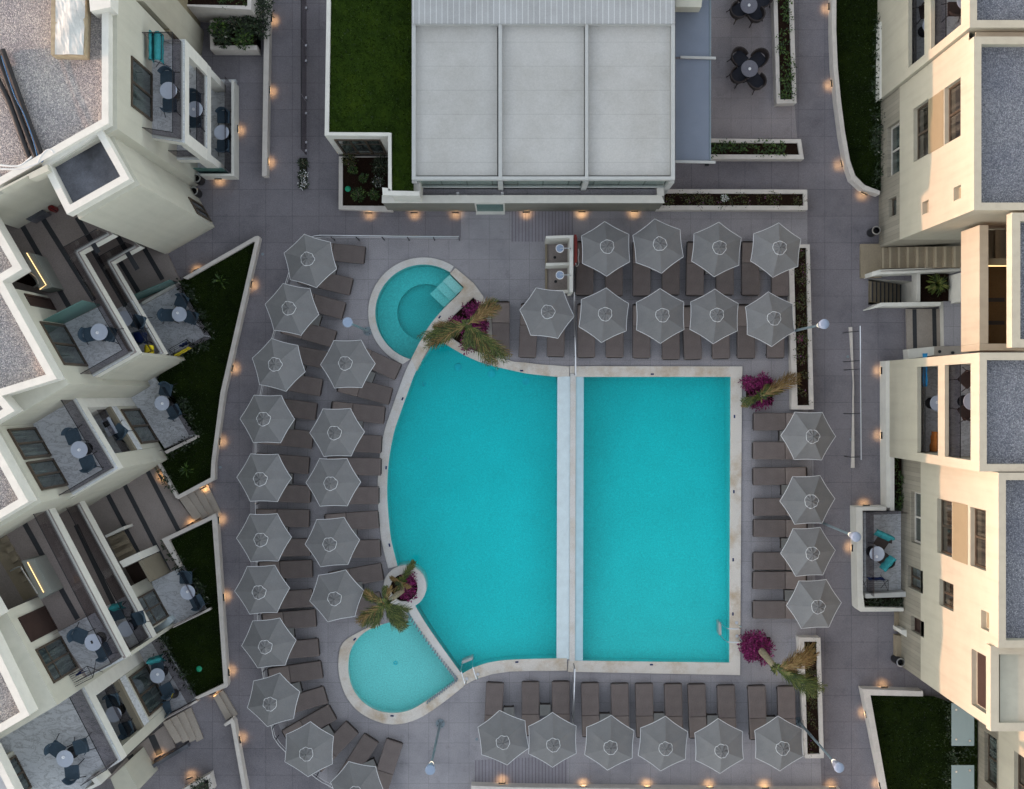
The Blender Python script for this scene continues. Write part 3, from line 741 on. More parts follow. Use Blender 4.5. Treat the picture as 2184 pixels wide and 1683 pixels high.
rail('wire_fence', fl_, 'thin white rope fence curving behind the outer left row of loungers', 'fence', .62, .011, [fl_[i] for i in range(0, len(fl_), 3)], M['pipe'], (.35,))
ra = T('B1', (465,352),(500,340),(560,334),(640,334),(1718,342))
rail('ramp_handrail', smooth(ra, 3), 'long steel handrail along the ramp above the upper left parasol', 'railing', .95, .024, T('B1', (640,346),(850,346),(1068,346),(1282,347),(1500,347),(1715,347)), None, (.5,))
rail('terrace_railing', T('C1', (540,812),(553,1515)), 'steel railing running from the showers down to the pool divider', 'railing', 1.0, .025, T('C1', (541,830),(544,1000),(547,1180),(550,1350),(553,1500)), None, (.3, .55, .8))
rail('terrace_railing', T('C3', (545,668),(528,1200)), 'steel railing below the pool divider between the bottom loungers', 'railing', 1.0, .025, T('C3', (545,675),(541,800),(536,950),(531,1100),(528,1190)), None, (.3, .55, .8))
rl = T('D1', (800,1095),(806,1683))+T('D2', (808,300),(810,572))
t = rail('path_handrail', rl, 'long straight steel handrail on the right-hand path', 'railing', 1.0, .022, None, None)
for q in T('D1', (795,1140),(800,1388),(803,1458))+T('D2', (803,180),(806,548)):
    p = W(q, 1.0); g = Vector((p.x-.02, p.y, 0))
    obj('post', MB().tube([(p.x, p.y, 1.0), (p.x-.33, p.y-.02, .75), (p.x-.34, p.y-.02, .02)], .016, 6), M['leg'], t)
cb = T('D1', (735,1105),(752,1683))+T('D2', (748,0),(755,640))
o = obj('low_kerb', MB().prism(ribbon(WP(cb, .1), -.12), 0, .1), M['curb']); tag(o, 'low pale kerb strip beside the long path handrail', 'kerb')

# pool ladders
def ladder(pa, pb, inn, label):
    """pa, pb feet on the coping, inn unit vector towards the water"""
    t = thing('pool_ladder', label, 'ladder', ((pa.x+pb.x)/2, (pa.y+pb.y)/2, .05))
    for p in (pa, pb):
        pts = [p+Vector((0, 0, .05)), p+Vector((0, 0, .55)), p+inn*.12+Vector((0, 0, .72)), p+inn*.42+Vector((0, 0, .72)), p+inn*.58+Vector((0, 0, .5)), p+inn*.6+Vector((0, 0, -.9))]
        obj('side_rail', MB().tube(smooth([tuple(q) for q in pts], 4), .022, 8), M['chrome'], t)
        obj('foot_flange', MB().cyl((p.x, p.y), .06, .05, .075, n=14), M['chrome'], t)
    for z in (-.1, -.35, -.6):
        a = pa+inn*.6; b = pb+inn*.6; m = (a+b)/2
        obj('tread', MB().box(m.x, m.y, z, (a-b).length, .1, .03, math.atan2((b-a).y, (b-a).x)), M['beam'], t)
ladder(W(T1('C3', 1925,300), .5), W(T1('C3', 1928,412), .5), Vector((-1, 0, 0)), 'steel pool ladder at the lower right corner of the rectangular pool')
ladder(W(T1('B3', 1780,770), .4), W(T1('B3', 1875,732), .4), Vector((-.3, .95, 0)), 'steel pool ladder between the children pool and the large pool')

# showers
t = thing('shower_block', 'two-bay outdoor shower with pale walls and brown floor', 'shower', W(T1('C1', 420,590), 0))
def wallbox(px, z0, z1, mat, par=None, name='wall'): return obj(name, MB().prism(WP(px, z1), z0, z1), mat, par)
zs = 1.9
sh = lambda *p: T('C1', *p)
wallbox(sh((300,337),(532,330),(532,352),(300,360)), 0, 1.75, M['white'], t, 'partition')
wallbox(sh((500,353),(532,353),(528,812),(498,812)), 0, 1.75, M['white'], t, 'back_wall')
wallbox(sh((300,565),(499,560),(499,583),(300,588)), 0, 1.15, M['white'], t, 'partition')
wallbox(sh((340,795),(497,790),(497,815),(340,815)), 0, .5, M['white'], t, 'partition')
obj('shower_floor', MB().prism(WP(sh((312,404),(490,400),(488,792),(312,792)), 0), 0, .012), M['granite'], t)
obj('threshold', MB().prism(WP(sh((293,400),(311,400),(311,792),(293,792)), 0), 0, .07), M['stepw'], t)
for y in (442, 667):
    h = W(T1('C1', 418, y), 2.05); w = W(T1('C1', 510, y-2), 2.1)
    hd = obj('shower_head', MB().cyl((h.x, h.y), .135, 2.02, 2.05, n=24), M['lamp'], t)
    obj('rim', MB().lathe([(.13, 2.015), (.15, 2.02), (.15, 2.055), (.13, 2.06)], 24, (h.x, h.y, 0)), M['pipe'], hd)
    obj('arm', MB().tube([(w.x, w.y, .9), (w.x, w.y, 2.02), (w.x-.04, w.y, 2.1), (h.x, h.y, 2.1), (h.x, h.y, 2.05)], .015, 6), M['chrome'], t)
for q in ((375,518), (382,722)):
    p = W(T1('C1', *q), 0); obj('floor_drain', MB().cyl((p.x, p.y), .055, .012, .018, n=14), M['black'], t)
p = W(T1('C1', 543,465), .8)
t = thing('rescue_board', 'red rescue board with a white rope hung on the shower wall', 'rescue board', (p.x, p.y, .5))
obj('board', MB().prism([(p.x-.05, p.y-.5), (p.x+.03, p.y-.5), (p.x+.055, p.y-.4), (p.x+.055, p.y+.4), (p.x+.02, p.y+.52), (p.x-.05, p.y+.52)], .5, 1.5), M['red'], t)
obj('rope', MB().tube(smooth([(p.x+.1, p.y+.0, 1.5), (p.x+.12, p.y-.15, 1.45), (p.x+.1, p.y-.3, 1.3), (p.x+.13, p.y-.5, 1.2), (p.x+.04, p.y-.62, 1.3), (p.x, p.y-.5, 1.45)], 4), .012, 5), M['pipe'], t)

# street lamps
def make_lamp():
    t = thing('street_lamp', 'x', 'street lamp', group='tall lamps around the terrace')
    b = obj('base_plate', MB().cyl((0, 0), .17, .0, .03, n=20), M['steel'], t)
    for k in range(4):
        a = k*math.pi/2+.6; obj('bolt', MB().cyl((.12*math.cos(a), .12*math.sin(a)), .018, .03, .06, n=6), M['black'], b)
    obj('pole', MB().cyl((0, 0), .052, .03, 4.95, .038, 14), M['steel'], t)
    obj('neck_light', MB().lathe([(.03, 4.9), (.06, 4.93), (.07, 5.02), (.085, 5.08)], 18), M['lampon'], t)
    obj('lamp_shade', MB().lathe([(.075, 5.085), (.115, 5.3), (.145, 5.5), (.165, 5.66), (.168, 5.7), (.16, 5.72), (.1, 5.735), (.0, 5.74)], 28), M['lamp'], t, True)
    return t
lp = Placer(make_lamp())
for (x, y), l in zip([T1('B1', 950,1140), T1('B3', 1560,1130), (1675.5,709.8), (1735,1107.6), (1703.5,1539)], ['beside the whirlpool','on the open terrace below the children pool','leaning out beyond the parasols at the upper right planter','by the parasols right of the rectangular pool','over the planter at the lower right']):
    p = W((x, y), 0); lp((p.x, p.y, 0), 0, 'tall lamp with frosted cup-shaped head '+l, 'tall lamps around the terrace')
lp.done()

# round litter bins
def make_bin():
    t = thing('litter_bin', 'x', 'litter bin', group='round litter bins')
    obj('body', MB().lathe([(0, 0), (.15, 0), (.155, .02), (.155, .7), (.15, .72)], 24), M['black'], t, True)
    obj('chrome_rim', MB().lathe([(.11, .70), (.125, .745), (.155, .745), (.165, .72), (.155, .70)], 24), M['chrome'], t)
    obj('inner_liner', MB().cyl((0, 0), .11, .5, .52, n=20), M['black'], t)
    return t
bn = Placer(make_bin())
for (c, x, y), l in [(('A0',1672,1515), 'beside the lowest terrace of the upper left wing'), (('A0',1650,1622), 'by the foot of the rotated stair tower'), (('D1',915,300), 'at the corner of the upper right building'), (('D3',1120,600), 'beside the steps of the lower right building')]:
    p = W(T1(c, x, y), .4); bn((p.x, p.y, 0), 0, 'black cylindrical bin with bright rim '+l, 'round litter bins')
bn.done()
# ================================================================ BUILDINGS: helpers
def bld(name, label, px, z=0, cat='building', group=None):
    p = W(px, z); return thing(name, label, cat, (p.x, p.y, 0), group=group)
def pris(par, name, px, zp, z0, z1, mat, **k): return obj(name, MB().prism(WP(px, zp), z0, z1), mat, par, **k)
def roof(par, px, zb, zt, w=.22, rec=.35, mat='white', gmat=None, name='roof'):
    """flat roof: fascia with parapet ring and a recessed surface inside"""
    xy = WP(px, zb); q = inset(xy, w)
    o = obj(name, MB().poly(q, zt-rec), gmat or M['gravel'], par)
    obj('parapet', MB().poly(xy, zt, [q]).walls(xy, zb, zt).walls(q, zt-rec, zt, flip=True).poly(xy, zb, up=False), (M[mat] if isinstance(mat, str) else mat), par)
    return o
def slab(par, px, z, th, mat, fm=None, name='balcony', glass=(), gh=1.05, gz=.06, inn=.1, lip=None, gmat=None):
    """floor slab with facing; glass = index pairs of outline corners that carry a glass railing"""
    xy = WP(px, z)
    o = obj(name, MB().poly(xy, z-th, up=False).walls(xy, z-th, z).poly(xy, z), fm or M['wall'], par)
    obj('floor', MB().poly(inset(xy, .015), z+.004), mat, o)
    c = Vector((sum(p[0] for p in xy)/len(xy), sum(p[1] for p in xy)/len(xy)))
    for run in glass:
        pts = [Vector(inset(xy, inn)[i]) for i in run]
        for a, b in zip(pts, pts[1:]):
            d = (b-a); L = d.length; m = (a+b)/2; rz = math.atan2(d.y, d.x)
            obj('glass_rail', MB().box(m.x, m.y, z+gz+gh/2, L-.01, .016, gh, rz), gmat or M['dglass'], o)
            obj('glass_channel', MB().box(m.x, m.y, z+.035, L, .09, .07, rz), M['beam'], o)
            obj('top_rail', MB().box(m.x, m.y, z+gz+gh+.008, L, .022, .018, rz), M['black'], o)
    return o
def glasswall(par, a, b, z, h, mat, name='glass_screen', zp=None, th=.02):
    a, b = W(a, zp if zp is not None else z), W(b, zp if zp is not None else z); d = b-a; m = (a+b)/2
    return obj(name, MB().box(m.x, m.y, z+h/2, d.length, th, h, math.atan2(d.y, d.x)), mat, par)
def window(par, a, b, z0, h, mull=1, on=None, pane=None, frame=None, proud=.05, name='window', fw=.07, trans=False):
    """a, b: world xy of the lower corners on the wall face; the wall faces the courtyard"""
    a, b = Vector(a[:2]), Vector(b[:2])
    if on:
        p_, q_ = Vector(on[0]), Vector(on[1]); e_ = (q_-p_).normalized()
        a, b = p_+e_*(a-p_).dot(e_), p_+e_*(b-p_).dot(e_)
    d = b-a; L = d.length; d.normalize(); n = Vector((-d.y, d.x))
    m = (a+b)/2
    if n.dot(-m) < 0: n = -n
    rz = math.atan2(d.y, d.x); mb = MB()
    def bar(u, z, w, hh, pr=proud):
        p = a+d*u+n*(pr/2-.012); mb.box(p.x, p.y, z, w, pr+.024, hh, rz)
    bar(fw/2, z0+h/2, fw, h); bar(L-fw/2, z0+h/2, fw, h); bar(L/2, z0+fw/2, L-2*fw, fw); bar(L/2, z0+h-fw/2, L-2*fw, fw)
    for k in range(mull): bar(L*(k+1)/(mull+1), z0+h/2, fw*.9, h-2*fw)
    if trans: bar(L/2, z0+h*.68, L-2*fw, fw*.6, proud*.7)
    o = obj(name, mb, frame or M['frame'], par)
    for k in range(mull+1):
        u0 = fw+(L-2*fw)*k/(mull+1); u1 = fw+(L-2*fw)*(k+1)/(mull+1); p = a+d*((u0+u1)/2)+n*.006
        obj('pane', MB().box(p.x, p.y, z0+h/2, u1-u0, .016, h-2*fw, rz), pane or M['pane'], o)
    return o
def win_px(par, a, b, z0, h, **k): return window(par, W2(a, z0), W2(b, z0), z0, h, **k)

def make_chair(mat, name='balcony_chair'):
    t = thing(name, 'x', 'chair')
    obj('seat', MB().prism([(-.23, -.2), (-.2, -.23), (.2, -.23), (.23, -.2), (.23, .2), (.2, .23), (-.2, .23), (-.23, .2)], .42, .47), mat, t)
    mb = MB(); n = 10; vs = []; fs = []
    for i in range(n+1):
        a = R(-62+124*i/n); hgt = .80-.07*abs(i-n/2)/(n/2)
        for r, z in ((.225, .50), (.265, hgt), (.29, hgt), (.25, .50)): vs.append((r*math.cos(a)*1.05-.0, r*math.sin(a), z))
    for i in range(n):
        for k in range(4): fs.append((4*i+k, 4*i+(k+1) % 4, 4*i+4+(k+1) % 4, 4*i+4+k))
    fs += [(0, 3, 2, 1), (4*n, 4*n+1, 4*n+2, 4*n+3)]
    obj('backrest', mb.add(vs, fs), mat, t)
    for sx in (-1, 1):
        for sy in (-1, 1): obj('leg', MB().tube([(sx*.19, sy*.19, .43), (sx*.29, sy*.27, 0)], .014, 6), M['leg'], t)
    return t
def make_table(mat, name='round_table', r=.275):
    t = thing(name, 'x', 'table')
    obj('table_top', MB().lathe([(0, .72), (r-.01, .72), (r, .73), (r, .742), (r-.008, .748), (0, .748)], 32), mat, t)
    obj('pedestal', MB().cyl((0, 0), .03, .03, .72, n=12), M['leg'], t)
    obj('foot', MB().lathe([(.03, .05), (.2, .03), (.2, 0), (0, 0)], 20), M['leg'], t)
    return t
def make_ash():
    t = thing('ashtray', 'x', 'ashtray', group='white ashtrays on round tables')
    obj('dish', MB().lathe([(0, .006), (.03, .008), (.036, .03), (.05, .03), (.052, 0), (0, 0)], 20), M['ash'], t, True)
    return t
chair_b, chair_k = Placer(make_chair(M['chairb'])), Placer(make_chair(M['chairk']))
table_p, table_d, ash_p = Placer(make_table(M['ttop'])), Placer(make_table(M['ttopd'], 'terrace_table', .315)), Placer(make_ash())
def table(c, x, y, z, where, chairs=(), ash=None, kind='b', tp=None):
    p = W(T1(c, x, y), z+.75); (tp or table_p)((p.x, p.y, z), 0, 'round pale grey table '+where if tp is None else 'round dark table '+where)
    if ash:
        q = W(T1(c, *ash), z+.77); ash_p((q.x, q.y, z+.749), 0, 'white ashtray on the table '+where, 'white ashtrays on round tables')
    for (cc, cx_, cy_, dx, dy, lab) in chairs:
        q = W(T1(cc, cx_, cy_), z+.47)
        (chair_b if kind == 'b' else chair_k)((q.x, q.y, z), math.atan2(-dy, dx), ('blue-grey' if kind == 'b' else 'dark brown')+' chair '+lab+' '+where)
def rack(c, x, y, z, deg, label, towels=()):
    p = W(T1(c, x, y), z+.9)
    t = thing('drying_rack', label, 'drying rack', (p.x, p.y, z), 0)
    ca, sa_ = math.cos(R(deg)), math.sin(R(deg))
    pt = lambda u, v, h: (p.x+u*ca-v*sa_, p.y+u*sa_+v*ca, z+h)
    mb = MB()
    for v in (-.2, .2): mb.tube([pt(-.38, v, .9), pt(.38, v, .9)], .011, 6)
    for u in (-.38, .38): mb.tube([pt(u, -.2, .9), pt(u, .2, .9)], .011, 6).tube([pt(u, -.24, 0), pt(u, .2, .9)], .011, 6).tube([pt(u, .24, 0), pt(u, -.2, .9)], .011, 6)
    obj('rack_frame', mb, M['leg'], t); mb = MB()
    for k in range(5): v = -.14+.07*k; mb.tube([pt(-.38, v, .9), pt(.38, v, .9)], .006, 5)
    obj('rack_bars', mb, M['leg'], t)
    for u0, u1, v, m, nme, lab in towels:
        cloth('towel', [pt(u0, v-.03, .45), pt(u0, v, .93), pt(u0, v+.05, .5)], [pt(u1, v-.03, .42), pt(u1, v, .93), pt(u1, v+.06, .48)], M[m], lab)
def cloth(name, A, B, mat, label, cat='towel', n=10, th=.012):
    """thin folded cloth between two profile lines"""
    A = smooth(A, 4); B = smooth(B, 4); m = len(A); vs = []; fs = []
    for s in (0, 1):
        for i in range(n+1):
            u = i/n
            for k in range(m):
                q = Vector(A[k]).lerp(Vector(B[k]), u); w = math.sin(u*15+k*.5)*.012
                vs.append((q.x+w, q.y-w*.6, q.z+w*.5-s*th))
    N = (n+1)*m
    for i in range(n):
        for k in range(m-1):
            a = i*m+k; fs.append((a, a+1, a+m+1, a+m)); fs.append((N+a, N+a+m, N+a+m+1, N+a+1))
    for i in range(n):
        for k in (0, m-1): a = i*m+k; fs.append((a, a+m, N+a+m, N+a))
    for k in range(m-1):
        for i in (0, n): a = i*m+k; fs.append((a, a+1, N+a+1, N+a))
    o = obj(name, MB().add(vs, fs), mat, smooth_=True); return tag(o, label, cat)
def drape(c, x, y, z, dx, dy, mat, label, w=.46):
    """towel hung over a chair back; the chair faces away from (dx,dy)"""
    p = W(T1(c, x, y), z+.8); l = math.hypot(dx, dy); d = Vector((dx/l, -dy/l, 0)); s = Vector((-d.y, d.x, 0))*w/2
    prof = [(-.12, .5), (-.06, .66), (-.0, .82), (.05, .84), (.1, .78), (.13, .45)]
    A = [tuple(Vector((p.x, p.y, z))+s+d*u+Vector((0, 0, h))) for u, h in prof]; B = [tuple(Vector((p.x, p.y, z))-s+d*u+Vector((0, 0, h))) for u, h in prof]
    cloth('towel', A, B, mat, label)

F0, F1, F2 = .15, 3.1, 6.05
M['tan'] = plain('dull_tan_plaster', (.2, .175, .13), .8, .2, 0, .05, 2, .08, 60)
M['stairw'] = plain('grey_green_plaster', (.2, .21, .19), .8, .2, 0, .05, 2, .07, 60)
G, MR, ST = M['granite'], M['marble'], M['stripe']
def stripes(par, z, segs, w=.17):
    for a, b in segs:
        a, b = W(a, z), W(b, z); d = b-a; m = (a+b)/2
        obj('dark_stripe', MB().box(m.x, m.y, z+.006, d.length, w, .006, math.atan2(d.y, d.x)), ST, par)

# ================================================================ upper left wing (square to the picture)
a = T('A0', (950,-200),(950,1062),(-300,1775),(-600,1500),(-600,-200))
L1 = bld('apartment_building', 'pale plastered apartment wing with gravel roof in the upper left corner', T1('A0', 500,500))
pris(L1, 'wall', a, 10, 0, 9.62, M['wall'])
roof(L1, a, 9.62, 10, .2, .3)
xw = W2(T1('A0', 950,0), 10)[0]
b0, b1 = W2(T1('A0', 1258,620), 6.2), W2(T1('A0', 1255,1022), 6.2)
window(L1, (xw, b0[1]), (xw, b1[1]), 6.15, 2.15, 1)
# recessed part and beige return north of the wing
pris(L1, 'stair_bay', T('A0', (955,-300),(1240,-300),(1205,5),(955,5)), 7.2, 0, 7.2, M['wallr'])
pris(L1, 'bay_band', T('A0', (1300,-300),(1365,-300),(1365,262),(1300,262)), 4.2, 0, 4.2, M['white'])
pris(L1, 'bay_pier', T('A0', (1367,-300),(1425,-300),(1425,268),(1367,268)), 4.2, 0, 4.2, M['panel'])
pris(L1, 'chimney', T('A0', (735,-200),(935,-200),(930,60),(760,95)), 10.35, 9.63, 10.35, M['white'])
slab(L1, T('A0', (1200,335),(1560,330),(1560,1208),(1200,1150)), F2, .5, MR, M['white'], glass=[(0, 1, 2, 3)])
for y0, y1 in ((330, 440), (1105, 1208)):
    pris(L1, 'pier', T('A0', (1500,y0),(1559,y0),(1559,y1),(1500,y1)), F2, F1+.005, F2-.505, M['white'])
off1 = W2(T1('A0', 1560,330), F2); off2 = W2(T1('A0', 1560,1208), F2)
P2 = lambda x, y, z: (CX+x*FV/(CAMH-z), CY-y*FV/(CAMH-z))
xo = off1[0]; xi = xw-.3
def rect(x0, x1, y0, y1, z): return [P2(x0, y0, z), P2(x1, y0, z), P2(x1, y1, z), P2(x0, y1, z)]
slab(L1, rect(xi, xo, off1[1]-.02, off2[1]+.02, F1), F1, .5, MR, M['white'], glass=[(1, 2, 3)])
for yy, nme in ((off1[1]-.3, 0), (off2[1]+.05, 1)):
    pris(L1, 'lower_pier', rect(xo-.45, xo-.01, yy, yy+.25, F1), F1, 0, F1-.505, M['white'])
window(L1, (xw, off1[1]-1.0), (xw, off2[1]+.6), F1+.1, 2.1, 1)
tz = .3
pris(L1, 'terrace', T('A0', (1400,668),(1985,668),(1985,1488),(1400,1488)), tz, 0, tz-.02, MR)
pris(L1, 'terrace_wall', T('A0', (1950,672),(1972,682),(1972,1482),(1950,1482)), .85, 0, .85, M['white'])
pris(L1, 'terrace_wall', T('A0', (1690,1464),(1949,1464),(1949,1482),(1690,1482)), .85, 0, .85, M['white'])
glasswall(L1, T1('A0', 1945,700), T1('A0', 1945,1455), .3, .95, M['dglass'], 'glass_rail', .3)
glasswall(L1, T1('A0', 1690,1462), T1('A0', 1930,1462), .3, 1.1, M['gglass'], 'glass_screen', .3)
table('A0', 1418, 762, F2, 'on the top balcony of the upper left wing', [('A0',1410,655,0,-1,'above the table'),('A0',1430,885,.0,1,'below the table')])
table('A0', 1640, 920, F1, 'on the middle balcony of the upper left wing', [('A0',1635,835,0,-1,'above the table'),('A0',1640,1020,0,1,'below the table')], (1630,920))
table('A0', 1865, 1115, tz, 'on the lowest terrace of the upper left wing', [('A0',1882,985,0,-1,'above the table'),('A0',1880,1230,0,1,'below the table')])
rack('A0', 1310, 400, F2, 90, 'wire drying rack holding two teal towels on the top balcony of the upper left wing')
p = W(T1('A0', 1265, 390), F2+.9); q = W(T1('A0', 1325, 400), F2+.9)
for v, w_, l in ((p, .13, 'narrow teal towel hung nearest the wall on the upper left drying rack'), (q, .3, 'wide teal towel hung on the outer side of the upper left drying rack')):
    cloth('towel', [(v.x-w_/2, v.y+.5, F2+.75), (v.x-w_/4, v.y+.5, F2+.95), (v.x+w_/4, v.y+.5, F2+.95), (v.x+w_/2, v.y+.45, F2+.7)], [(v.x-w_/2, v.y-.42, F2+.75), (v.x-w_/4, v.y-.42, F2+.95), (v.x+w_/4, v.y-.42, F2+.95), (v.x+w_/2, v.y-.5, F2+.7)], M['teal'], l)
# on the roof
t = thing('skylight_box', 'long timber box skylight under creased clear plastic on the upper left roof', 'skylight', W(T1('A0', 580,230), 9.9))
obj('timber_frame', MB().prism(WP(T('A0', (432,-100),(725,-100),(708,468),(428,462)), 10.2), 9.71, 10.2), M['wood'], t)
tp = WP(T('A0', (455,-90),(708,-90),(688,452),(448,448)), 10.35); cz = Vector((sum(p[0] for p in tp)/4, sum(p[1] for p in tp)/4))
mb = MB(); n = 14; vs = []
for i in range(n+1):
    for j in range(n+1):
        u, v = i/n, j/n; x = (tp[0][0]*(1-u)+tp[1][0]*u)*(1-v)+(tp[3][0]*(1-u)+tp[2][0]*u)*v; y = (tp[0][1]*(1-u)+tp[1][1]*u)*(1-v)+(tp[3][1]*(1-u)+tp[2][1]*u)*v
        vs.append((x, y, 10.21+.045*(1-abs(2*u-1))+random.uniform(-.007, .007)+.012*math.sin(9*v+7*u)))
mb.add(vs, [(i*(n+1)+j, (i+1)*(n+1)+j, (i+1)*(n+1)+j+1, i*(n+1)+j+1) for i in range(n) for j in range(n)])
obj('plastic_sheet', mb, M['tarp'], t)
def pipes(name, label, lines, r, mat, cat='pipe'):
    t = thing(name, label, cat, lines[0][0])
    return t
for pts, l in (([(-80,560),(70,850),(215,1250),(275,1385)], 'leftmost black lagged pipe crossing the upper left roof'), ([(-30,440),(120,850),(255,1210),(325,1375)], 'middle black lagged pipe crossing the upper left roof'), ([(20,420),(175,850),(300,1180),(355,1330)], 'rightmost black lagged pipe crossing the upper left roof')):
    P = smooth([tuple(W(T1('A0', *q), 9.85)) for q in pts], 6); o = obj('roof_pipe', MB().tube(P, .085, 10), M['lagging'], smooth_=True); tag(o, l, 'pipe', 'lagged pipes on the upper left roof')
for pts, l, m in (([(10,470),(120,800),(200,960),(270,1150),(320,1340)], 'thin blue cable lying along the black roof pipes', 'bcable'), ([(-20,1390),(150,1400),(240,1345),(270,1320)], 'upper white cable bundle near the parapet end of the roof pipes', 'cable'), ([(-20,1425),(160,1425),(270,1395),(330,1370)], 'lower white cable bundle along the diagonal parapet', 'cable'), ([(320,1370),(345,1320),(390,1270),(430,1265),(450,1290)], 'loose white cable loop beside the diagonal parapet', 'cable'), ([(350,1370),(400,1310),(450,1280)], 'short blue cable end by the diagonal parapet', 'bcable')):
    P = smooth([tuple(W(T1('A0', *q), 9.98)) for q in pts], 6); o = obj('roof_cable', MB().tube(P, .016 if m == 'bcable' else .032, 6), M[m], smooth_=True); tag(o, l, 'cable')

# unseen block continuing the left-hand wing, added to keep sun off the courtyard
obj('rear_sun_block', MB().prism([(-40, -26), (-17.6, -26), (-17.6, 26), (-40, 26)], 0, 9.55), M['wall'], L1)
# ================================================================ rotated stair tower
tw = T('A0', (885,1085),(1135,1533))+T('A1', (615,175))+T('A0', (395,1390))
TW = bld('stair_tower', 'tall pale stair tower turned askew, with a dark wet roof, upper left', T1('A0', 770,1500))
pris(TW, 'wall', tw, 9.8, 0, 9.3, M['wall'])
roof(TW, tw, 9.3, 9.8, .2, .45, 'white', M['bitum'])
a_, b_ = Vector(WP(tw, 9.8)[0]), Vector(WP(tw, 9.8)[1]); d_ = (b_-a_)
window(TW, a_+d_*.52, a_+d_*.9, .3, 2.0, 1)
o = pris(None, 'gallery_parapet', T('A0', (0,1590),(395,1385),(412,1440),(250,1510),(240,1480),(0,1610)), 10.05, 9.5, 10.05, M['wall']); tag(o, 'short white parapet piece joining the skewed tower to the gravel roof', 'parapet')

# ================================================================ galleries and middle wing (turned 30 degrees)
ML = bld('apartment_building', 'pale apartment wing with three tiers of galleries below the skewed tower', T1('A1', 300,1000))
pris(ML, 'wall', T('A1', (400,840),(828,1592),(-300,2270),(-900,1300)), F2, 0, 8.7, M['wall'])
roof(ML, T('A1', (-600,-870),(0,175),(265,635),(100,735),(550,1545),(95,1685))+T('A2', (200,157),(0,275),(-500,560),(-900,0)), 8.7, 9.4)
slab(ML, T('A1', (955,325),(672,478),(1160,1318),(760,1545),(-500,300),(400,-300)), F2, .5, G, M['white'], name='gallery', glass=[(0, 1, 2, 3)])
mpoly = T('A1', (535,1080),(855,925),(1100,1345),(760,1538))
obj('marble_floor', MB().poly(WP(mpoly, F2), F2+.008), MR, ML)
stripes(ML, F2, [(T1('A1', 190,255), T1('A1', 585,940)), (T1('A1', 335,150), T1('A1', 795,880)), (T1('A1', 650,180), T1('A1', 830,480))])
window(ML, W2(T1('A1', 540,1095), F2), W2(T1('A1', 730,1445), F2), F2+.05, 2.1, 1, WP(T('A1', (400,840),(828,1592)), F2))
o = window(ML, W2(T1('A1', 418,868), F2), W2(T1('A1', 470,965), F2), F2+.02, 2.1, 0, WP(T('A1', (400,840),(828,1592)), F2), M['door'], M['door'], .04, 'door')
glasswall(ML, T1('A1', 528,1080), T1('A1', 850,915), F2, 1.75, M['gglass'], 'glass_screen')
pris(ML, 'stair_parapet', T('A1', (195,470),(290,487),(445,768),(335,795),(285,690)), F2+1, F2, F2+1, M['stairw'])
P = [tuple(W(T1('A1', *q), F2+1.03)) for q in ((225,480),(388,750),(335,787))]
obj('led_strip', MB().tube(P, .014, 6), M['led'], ML)
pris(ML, 'stair_well', T('A1', (135,722),(240,655),(318,735),(285,765)), F2+.01, F2+.006, F2+.02, M['soil'])  # dark plate on the floor, coloured for the shade in the stair opening
obj('stair_handrail', MB().tube(smooth([tuple(W(T1('A1', *q), F2+1.1)) for q in ((240,640),(300,690),(318,740),(285,770))], 4), .025, 6), M['chrome'], ML)
slab(ML, T('A1', (1185,425),(940,560),(1385,1325),(1020,1530),(0,600),(600,0)), F1, .5, G, M['white'], name='gallery', glass=[(0, 1, 2, 3)])
obj('marble_floor', MB().poly(WP(T('A1', (830,1040),(1120,880),(1370,1325),(1020,1520)), F1), F1+.008), MR, ML)
stripes(ML, F1, [(T1('A1', 740,380), T1('A1', 1060,930)), (T1('A1', 990,340), T1('A1', 1160,620))])
pris(ML, 'end_wall', T('A1', (1146,1312),(1163,1338),(775,1560),(752,1538)), F2, 0, F2-.505, M['wall'])
pris(ML, 'inner_wall', T('A1', (700,800),(1100,1480),(900,1600),(300,1300)), F1, 0, F2-.51, M['wall'])
window(ML, W2(T1('A1', 870,1090), F1), W2(T1('A1', 1050,1396), F1), F1+.05, 2.2, 1, WP(T('A1', (700,800),(1100,1480)), F1))
# ground floor of the gallery and its terrace
pris(ML, 'ground_floor', T('A1', (1405,478),(1535,755),(1140,980),(500,1100),(-200,400),(900,-100)), F0, -.05, F0, G)
stripes(ML, F0, [(T1('A1', 1010,550), T1('A1', 1168,810)), (T1('A1', 1215,440), T1('A1', 1370,705))])
pris(ML, 'terrace', T('A1', (1140,930),(1500,725),(1775,1195),(1470,1365),(1200,1500)), F0+.12, -.05, F0+.1, MR)
obj('inner_wall_ground', MB().prism(WP(T('A1', (1165,905),(1455,1395),(1000,1600),(700,1100)), F0), 0, F1-.51), M['wall'], ML)
window(ML, W2(T1('A1', 1190,940), F0), W2(T1('A1', 1445,1370), F0), F0+.15, 2.1, 1, WP(T('A1', (1165,905),(1455,1395)), F0))
glasswall(ML, T1('A1', 1150,885), T1('A1', 1510,735), F0+.1, 1.3, M['gglass'], 'glass_screen')
pris(ML, 'terrace_kerb', T('A1', (1190,895),(1500,722),(1512,740),(1200,915)), F0+.3, 0, F0+.3, M['white'])
for pa, pb in (((1515,730),(1775,1180)), ((1775,1195),(1480,1360))):
    glasswall(ML, T1('A1', *pa), T1('A1', *pb), F0+.1, .95, M['dglass'], 'glass_rail')
table('A1', 834, 1146, F2, 'on the top balcony below the skewed tower', [('A1',762,1165,-1,.2,'left of the table'),('A1',915,1165,1,.2,'right of the table')], (818,1152))
